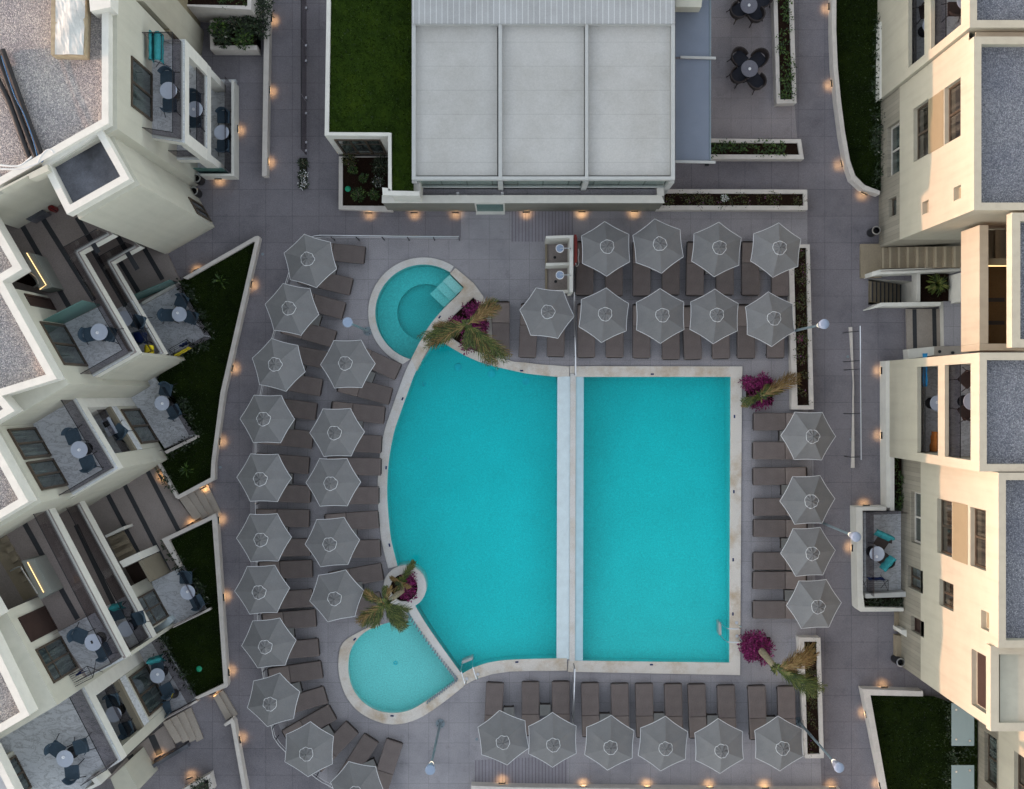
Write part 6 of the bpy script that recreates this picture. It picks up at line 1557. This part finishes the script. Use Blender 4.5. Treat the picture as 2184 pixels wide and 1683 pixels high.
for c, x, y, n_, l in (('A1',1865,715,'a','spiky light green plant on the triangular lawn'), ('A2',1580,650,'b','thin twiggy plant in the lower part of the triangular lawn'), ('D1',1440,745,'c','bright green tufted plant in the square planter by the stairs')):
    z = .22 if c[0] == 'A' else .3; p = spot(c, x, y, z); t = thing('tufted_plant', l, 'plant', p); mb = MB()
    for k in range(60 if n_ == 'c' else 15):
        a = random.uniform(0, 6.283); L = random.uniform(.25, .5) if n_ == 'c' else random.uniform(.14, .4); w = .022 if n_ == 'c' else .013; cs_, sn = math.cos(a), math.sin(a)
        q = [(0, .02), (.35*L, .16+L*.3), (.75*L, .2+L*.3), (L, .1+L*.12)]
        for (r0, z0), (r1, z1) in zip(q, q[1:]):
            mb.add([(p[0]+r0*cs_-w*sn, p[1]+r0*sn+w*cs_, z+z0), (p[0]+r1*cs_-w*sn*.7, p[1]+r1*sn+w*cs_*.7, z+z1), (p[0]+r1*cs_+w*sn*.7, p[1]+r1*sn-w*cs_*.7, z+z1), (p[0]+r0*cs_+w*sn, p[1]+r0*sn-w*cs_, z+z0)], [(0, 1, 2, 3)])
    obj('leaves', mb, M['leaf'] if n_ != 'c' else M['frond'], t)
p0_ = T1('D3', 850,112)
for i in range(7):
    p = spot('D3', 870+i*48, 112, .5); mb = MB(); t = thing('spiky_plant', 'dark spiky plant, %s from the left in the planter below the right-hand terrace' % ORD[i], 'plant', p, group='spiky plants in the terrace planter')
    for k in range(24):
        a = random.uniform(0, 6.283); L = random.uniform(.2, .42); w = .014; cs_, sn = math.cos(a), math.sin(a)
        mb.add([(p[0]-w*sn, p[1]+w*cs_, .5), (p[0]+w*sn, p[1]-w*cs_, .5), (p[0]+L*cs_, p[1]+L*sn, .5+random.uniform(.1, .4))], [(0, 1, 2)])
    obj('leaves', mb, M['leafd'], t)
# hedges along terraces and lawns
def hedge(label, pts, z, w, h, dens=60, mat='leafd', size=.09):
    P = [W(p, z) for p in pts]; mb = MB()
    for a, b in zip(P, P[1:]):
        L = (b-a).length
        for i in range(int(L*dens/6)):
            q = a.lerp(b, random.random()); leafball(mb, (q.x+random.uniform(-w, w)*.5, q.y+random.uniform(-w, w)*.5, z+h*random.uniform(.3, .8)), (w*.5, w*.5, h*.5), 14, size)
    t = thing('hedge', label, 'hedge', tuple(P[0]))
    obj('foliage', mb, M[mat], t); return t
hedge('dark clipped hedge along the terrace glass beside the triangular lawn', A1((1545,720),(1800,1190),(1480,1400)), .2, .3, .3)
hedge('dark hedge along the glass of the second wing terrace', A2((1455,-60),(1690,370),(1410,530)), .2, .28, .3)
hedge('row of dark shrubs along the short wall by the gallery steps', A2((1345,615),(1400,720),(1500,870)), .3, .22, .25)
hedge('dark shrubs along the upper left kerb of the second lawn', A2((1400,1260),(1470,1380),(1540,1480)), .25, .22, .25)
hedge('dark hedge beside the glass of the third wing terrace', A2((1590,1480),(1690,1640))+A3((1760,140)), .2, .22, .3)
hedge('dark hedge along the lowest left terrace glass', A3((1365,400),(1660,915)), .2, .22, .3)
hedge('dark leafy hedge between the upper right lawn and the building', T('D0', (960,130),(940,480),(925,800),(930,1200),(940,1590)), .3, .3, .45, 70)
hedge('dark leafy hedge between the lower right lawn and the glass canopies', T('D3', (1540,950),(1535,1300),(1545,1720)), .3, .3, .45, 60)
hedge('short dark hedge between the two glass canopies', T('D3', (1590,1400),(1740,1400)), .3, .4, .4, 60)
q = W(A3((1675,672))[0], .35); o = obj('garden_light', MB().lathe([(0, 0), (.1, .03), (.11, .07), (.06, .11), (0, .12)], 16, (q.x, q.y, .24)), plain('green_light_dome', (.015, .3, .16), .4)); tag(o, 'round green dome standing in the second left lawn', 'garden dome')
q = W(T1('B0', 778,1588), .35); o = obj('garden_light', MB().lathe([(0, 0), (.1, .03), (.11, .07), (.06, .11), (0, .12)], 16, (q.x, q.y, .18)), bpy.data.materials['green_light_dome']); tag(o, 'round green dome in the clubhouse notch bed', 'garden dome')

# bougainvillea beds and palms
def bougain(label, c, r, n, nf):
    t = thing('bougainvillea', label, 'bougainvillea', (c[0], c[1], 0))
    mb = MB(); fb = MB()
    for _ in range(n):
        a = random.uniform(0, 6.28); q = random.random()**.5; x, y = c[0]+r[0]*q*math.cos(a), c[1]+r[1]*q*math.sin(a)
        leafball(mb, (x, y, .18), (.12, .12, .12), 8, .07); leafball(fb, (x, y, .32*random.uniform(.6, 1.1)), (.23, .23, .14), int(nf*2.3), .085)
    obj('foliage', mb, M['leafd'], t); obj('bracts', fb, M['bract'], t)
for key, lab in (('tri', 'planting soil in the stone tongue bed between whirlpool and pool'), ('rg', 'planting soil inside the round planter ring'), ('spot_r', 'square cut-out of soil in the terrace below the rectangular pool column'), ('spot_u', 'square cut-out of soil in the terrace at the upper right pool corner')):
    poly = PS['tri'] if key == 'tri' else (WP(arc((862,1253), 28.8, 0, 345, 24), 0) if key == 'rg' else BED[key])
    o = obj('planting_bed', MB().poly(poly, .012), M['soil']); tag(o, lab, 'planting bed')
for (c, x, y), rx, ry, n, nf, l in ((('B1',1840,960),.28,.3,14,20,'magenta bougainvillea at the top of the stone tongue bed'), (('B1',1700,1090),.32,.22,16,16,'magenta bougainvillea at the left of the stone tongue bed'), (('B1',1885,1100),.22,.36,16,18,'magenta bougainvillea at the right of the stone tongue bed'), (('B1',1830,1240),.32,.22,14,16,'magenta bougainvillea at the bottom of the stone tongue bed'),
    (('B2',1290,1640),.24,.4,18,22,'magenta bougainvillea in the round planter ring'), (('C3',2050,470),.38,.42,38,26,'magenta bougainvillea around the bent palm trunk at the lower right pool corner'), (('C3',2150,520),.24,.36,14,22,'smaller magenta bougainvillea right of the bent palm trunk'), (('C1',2020,1580),.18,.17,9,24,'magenta bougainvillea at the left of the upper right square bed'), (('C1',2145,1590),.24,.24,14,24,'magenta bougainvillea at the right of the upper right square bed'), (('C2',2095,60),.32,.2,16,20,'magenta bougainvillea at the bottom of the upper right square bed')):
    p = W(T1(c, x, y), .3); bougain(l, (p.x, p.y), (rx, ry), n, nf)
def palm(label, foot, head, plumes, r=.1):
    """foot, head world points; plumes: (dx, dy, length, fronds, droop, dryness) in plan"""
    t = thing('palm_tree', label, 'palm tree', tuple(foot))
    mid = foot.lerp(head, .5)+Vector(((head-foot).x*-.12, (head-foot).y*-.12, .1))
    pts = smooth([tuple(foot), tuple(mid), tuple(head)], 14)
    obj('trunk', MB().tube(pts, lambda u: r*(1.15-.35*u)*(1+.09*math.sin(u*95)), 12), M['bark'], t, True)
    mb = MB(); leafball(mb, tuple(head), (.1, .1, .14), 40, .16); obj('crown_heart', mb, M['frond'], t)
    for dx, dy, L, nf, droop, dry in plumes:
        base = math.atan2(-dy, dx)
        for f in range(nf):
            a = base+random.uniform(-.2, .2); l = L*random.uniform(.78, 1.08); up = random.uniform(.15, .5)
            isd = random.random() < dry; mb = MB(); nf_ = 0
            def P(u): return head+Vector((math.cos(a)*l*u, math.sin(a)*l*u, up*math.sin(u*2.2)*l*.6-droop*u*u*l))
            N = 28; mb.tube([tuple(P(i/10)) for i in range(11)], lambda u: .013*(1-.75*u), 5)
            for i in range(3, N+1):
                u = i/N; p = P(u); d = (P(min(1, u+.02))-P(u-.02)).normalized(); s = d.cross(Vector((0, 0, 1))).normalized()
                for sgn in (-1, 1):
                    LL_ = (.42*math.sin(math.pi*min(1, u*.8+.15))+.09)*random.uniform(.75, 1.2)*min(1, l/1.2)
                    e = (d*random.uniform(.8, 1.5)+s*sgn*random.uniform(.25, .8)+Vector((0, 0, random.uniform(-.5, .25)))).normalized()
                    w = e.cross(Vector((0, 0, 1))).normalized()*.0085; m_ = p+e*LL_*.55+Vector((0, 0, .02)); q = p+e*LL_-Vector((0, 0, .06*LL_/.3))
                    mb.add([p-w, m_-w, m_+w, p+w], [(0, 1, 2, 3)]); mb.add([m_-w, q, m_+w], [(0, 1, 2)])
            obj('frond', mb, M['dry'] if isd else M['frond'], t)
def hp(c, x, y, z): return W(T1(c, x, y), z)
palm('palm with mixed green and dry plumes in the stone tongue bed by the whirlpool', hp('B1', 1800,1090, .02), hp('B1', 1790,1085, 2.0), [(250,-200,1.35,8,.25,.9),(-360,135,1.75,11,.3,.4),(-330,60,1.3,5,.3,.8),(320,330,1.9,10,.35,.3),(230,330,1.5,4,.35,.7),(20,180,.9,5,.3,.1),(120,150,1.0,4,.4,.7)])
palm('green palm leaning out of the round planter ring at the left pool edge', hp('B2', 1250,1660, .05), hp('B3', 1090,120, 2.2), [(-230,190,1.15,11,.35,.25),(-150,240,.95,6,.35,.1),(150,200,1.1,10,.35,.1),(250,110,.9,6,.35,.2),(-170,-90,.8,8,.3,.05),(20,-130,.6,6,.3,.1)], .1)
palm('small thin palm shoot standing in the round planter ring', hp('B2', 1262,1650, .05), hp('B2', 1230,1600, .7), [(130,-180,.95,3,.2,.4),(-90,-40,.5,3,.3,.9),(-60,120,.5,3,.3,.9),(100,80,.45,3,.3,.9)], .05)
palm('low palm with one long dry frond in the upper right square bed', hp('C2', 2090,20, .02), hp('C2', 2110,30, .55), [(320,-170,1.5,4,.15,.9),(-190,90,.8,7,.3,.1),(110,-40,.9,7,.3,.15),(60,-90,.5,4,.3,.2)], .07)
palm('bent ringed palm with two large plumes at the lower right pool corner', hp('C3', 2100,500, .02), hp('D3', 90,668, 2.3), [(380,-150,1.55,9,.25,.92),(450,230,1.85,12,.3,.12),(180,60,.8,5,.3,.2)], .12)

# ================================================================ WALL LIGHTS
def make_wl():
    t = thing('wall_light', 'x', 'wall light', group='warm lit wall lights')
    obj('housing', MB().box(.02, 0, .30, .05, .26, .055), M['leg'], t)
    obj('lens', MB().box(.03, 0, .2685, .03, .2, .006), M['lens'], t)
    ld = bpy.data.lights.new('glow', 'SPOT'); ld.energy = WLE; ld.color = (1, .56, .22); ld.spot_size = R(125); ld.spot_blend = .9; ld.shadow_soft_size = .05
    lo = bpy.data.objects.new('glow', ld); COL.objects.link(lo); lo.parent = t; lo.location = (.085, 0, .26); lo.rotation_euler = (0, R(14), 0)
    return t
wlp = Placer(make_wl())
wls = [('B0',125,140,1,0,'long low wall, upper'),('B0',108,745,1,0,'long low wall, middle'),('B0',95,1350,1,0,'long low wall, lower'),('A0',1974,1060,1,0,'upper left terrace wall, right side'),('A0',1810,1484,0,1,'upper left terrace wall, lower side'),
 ('A1',1640,625,-.5,-.87,'upper edge of the triangular lawn wall'),('A1',2105,740,1,.2,'right edge of the triangular lawn wall, upper'),('A1',1945,1450,1,.22,'right edge of the triangular lawn wall, middle'),('A2',1838,420,1,.1,'right edge of the triangular lawn wall, lower'),('A2',1700,808,.5,.87,'lower end of the triangular lawn wall'),('A2',1828,1085,1,-.05,'second lawn wall, upper'),('A2',1600,1120,-.45,-.9,'upper kerb of the second lawn, facing the gallery'),
 ('A2',1350,715,-.87,.5,'short wall by the gallery steps'),('A3',1870,75,1,-.07,'second lawn wall, middle'),('A3',1915,710,1,-.07,'second lawn wall, lower'),('A3',1780,885,.4,.9,'lower end of the second lawn wall'),('A3',2008,1280,1,-.15,'bent low wall at the lower left'),('A3',1585,1610,-.3,-.95,'planter at the bottom left edge'),('A3',1340,1410,-.5,-.87,'gallery side wall at the bottom left'),
 ('B1',965,150,0,1,'clubhouse front, first from the left'),('B1',1345,148,0,1,'clubhouse front, second from the left'),('B1',1690,146,0,1,'clubhouse front, third from the left'),('C1',135,143,0,1,'clubhouse front, fourth from the left'),('C1',600,139,0,1,'clubhouse front, fifth from the left'),('C1',1040,136,0,1,'clubhouse front, rightmost'),
 ('D0',553,40,-1,.0,'curved lawn wall at the upper right, first'),('D0',575,690,-1,.1,'curved lawn wall at the upper right, second'),('D0',660,1370,-1,.25,'curved lawn wall at the upper right, third'),('D0',850,1620,-.4,.9,'curved lawn wall at the upper right, lowest'),
 ('D1',1018,1470,-1,0,'long white terrace wall on the right, upper'),('D2',1020,370,-1,0,'long white terrace wall on the right, lower'),('D2',885,970,0,-1,'top of the white terrace wall on the right'),('D2',770,1330,-1,0,'left side of the white terrace wall on the right'),('D3',1020,838,0,-1,'lower right lawn wall, upper side'),('D3',868,1065,-1,.2,'lower right lawn wall, left side'),('D3',985,1670,-1,.2,'lower right lawn wall, lowest')]
bx = [('C3',620,1672),('C3',1160,1675),('C3',1690,1680),('C3',2160,1682),('D3',580,1680),('B3',2080,1640)]
for i, (c, x, y) in enumerate(bx): wls.append((c, x, y+12, 0, -1, 'bottom wall below the terrace, %s' % ['second from the left','third from the left','fourth from the left','fifth from the left','rightmost','leftmost'][i]))
for c, x, y, dx, dy, l in wls:
    zt_ = 0 if 'clubhouse front' in l else (.8 if 'terrace wall' in l else .5)
    if 'gallery side' in l: zt_ = .3
    p = W(T1(c, x, y), zt_); zz = .0 if not ('gallery' in l and 'kerb' in l) else .15
    if l.startswith(('short wall', 'gallery side', 'upper kerb')): zz = .15
    wlp((p.x, p.y, zz), math.atan2(-dy, dx), 'small lit wall light, '+l, 'warm lit wall lights')
wlp.done()
bw = T('B3', (1820,1655),(2182,1668))+T('C3', (0,1668),(2182,1692))+T('D3', (640,1690),(640,1780))+T('B3', (1820,1780))
o = obj('low_wall', MB().prism(WP(bw, .5), 0, .5), M['curb']); tag(o, 'pale low wall along the bottom edge below the parasols', 'wall')
o = obj('planter', MB().poly(WP(A3((1530,1690),(1770,1555),(1800,1690)), .5), .5, [WP(A3((1590,1688),(1750,1600),(1765,1688)), .5)]).walls(WP(A3((1530,1690),(1770,1555),(1800,1690)), .5), 0, .5), M['curb']); tag(o, 'corner of a pale planter at the bottom left edge', 'planter')
sh_at('A3', 1700, 1670, .2, .4, .3, 300, .09, M['leafd'], 'grey-green shrub in the planter at the bottom left edge')
for c, x, y, l in (('D1',697,1355,'round dark floor drain on the right path beside the handrail'),('D2',722,400,'square dark floor drain on the right path beside the handrail'),('B3',1868,1262,'square dark drain on the terrace near the bottom left parasol'),('A2',1856,635,'small round floor drain on the left path'),('A3',1900,300,'small dark floor drain beside the second lawn'),('B1',62,490,'small round drain near the tip of the triangular lawn')):
    p = W(T1(c, x, y), 0); o = obj('floor_drain', MB().cyl((p.x, p.y), .055, 0, .012, n=14), M['steel']); tag(o, l, 'drain')

# ================================================================ LIGHT AND CAMERA
SUN_EL, SUN_AZ = 9.0, 183.0     # sun low in the west (left of the picture); direction the light comes from
w = bpy.data.worlds.new('World'); SC.world = w; w.use_nodes = True; nt = w.node_tree; nt.nodes.clear()
ou = nt.nodes.new('ShaderNodeOutputWorld'); bg = nt.nodes.new('ShaderNodeBackground'); sk = nt.nodes.new('ShaderNodeTexSky')
sk.sky_type = 'NISHITA'; sk.sun_disc = False; sk.sun_elevation = R(SUN_EL)
dirv = Vector((math.cos(R(SUN_AZ))*math.cos(R(SUN_EL)), math.sin(R(SUN_AZ))*math.cos(R(SUN_EL)), math.sin(R(SUN_EL))))
sk.sun_rotation = math.atan2(dirv.x, dirv.y)
hs = nt.nodes.new('ShaderNodeHueSaturation'); hs.inputs['Saturation'].default_value = SKYSAT
nt.links.new(sk.outputs[0], hs.inputs['Color']); nt.links.new(hs.outputs[0], bg.inputs[0]); bg.inputs[1].default_value = .15
nt.links.new(bg.outputs[0], ou.inputs[0])
sl = bpy.data.lights.new('sun', 'SUN'); sl.energy = SUNE; sl.angle = R(.5); sl.color = (1, .52, .32)
so_ = bpy.data.objects.new('sun', sl); COL.objects.link(so_); so_.rotation_euler = (-dirv).to_track_quat('-Z', 'Y').to_euler(); so_.location = (-30, 0, 30)
cd = bpy.data.cameras.new('camera'); cd.sensor_fit = 'HORIZONTAL'; cd.sensor_width = 36; cd.lens = 36*FV/2184; cd.clip_start = .5; cd.clip_end = 2000
co = bpy.data.objects.new('camera', cd); COL.objects.link(co); co.location = (0, 0, CAMH); co.rotation_euler = (0, 0, 0); SC.camera = co
vs_ = SC.view_settings; vs_.view_transform = 'Standard'; vs_.look = 'None'; vs_.gamma = 1; vs_.use_curve_mapping = False; vs_.exposure = EXPO
SC.render.engine = 'CYCLES'; cy = SC.cycles; cy.use_denoising = True; cy.max_bounces = 8; cy.transparent_max_bounces = 16; cy.diffuse_bounces = 2; cy.glossy_bounces = 3
cy.use_adaptive_sampling = True; cy.adaptive_threshold = .02; cy.caustics_reflective = False; cy.caustics_refractive = False
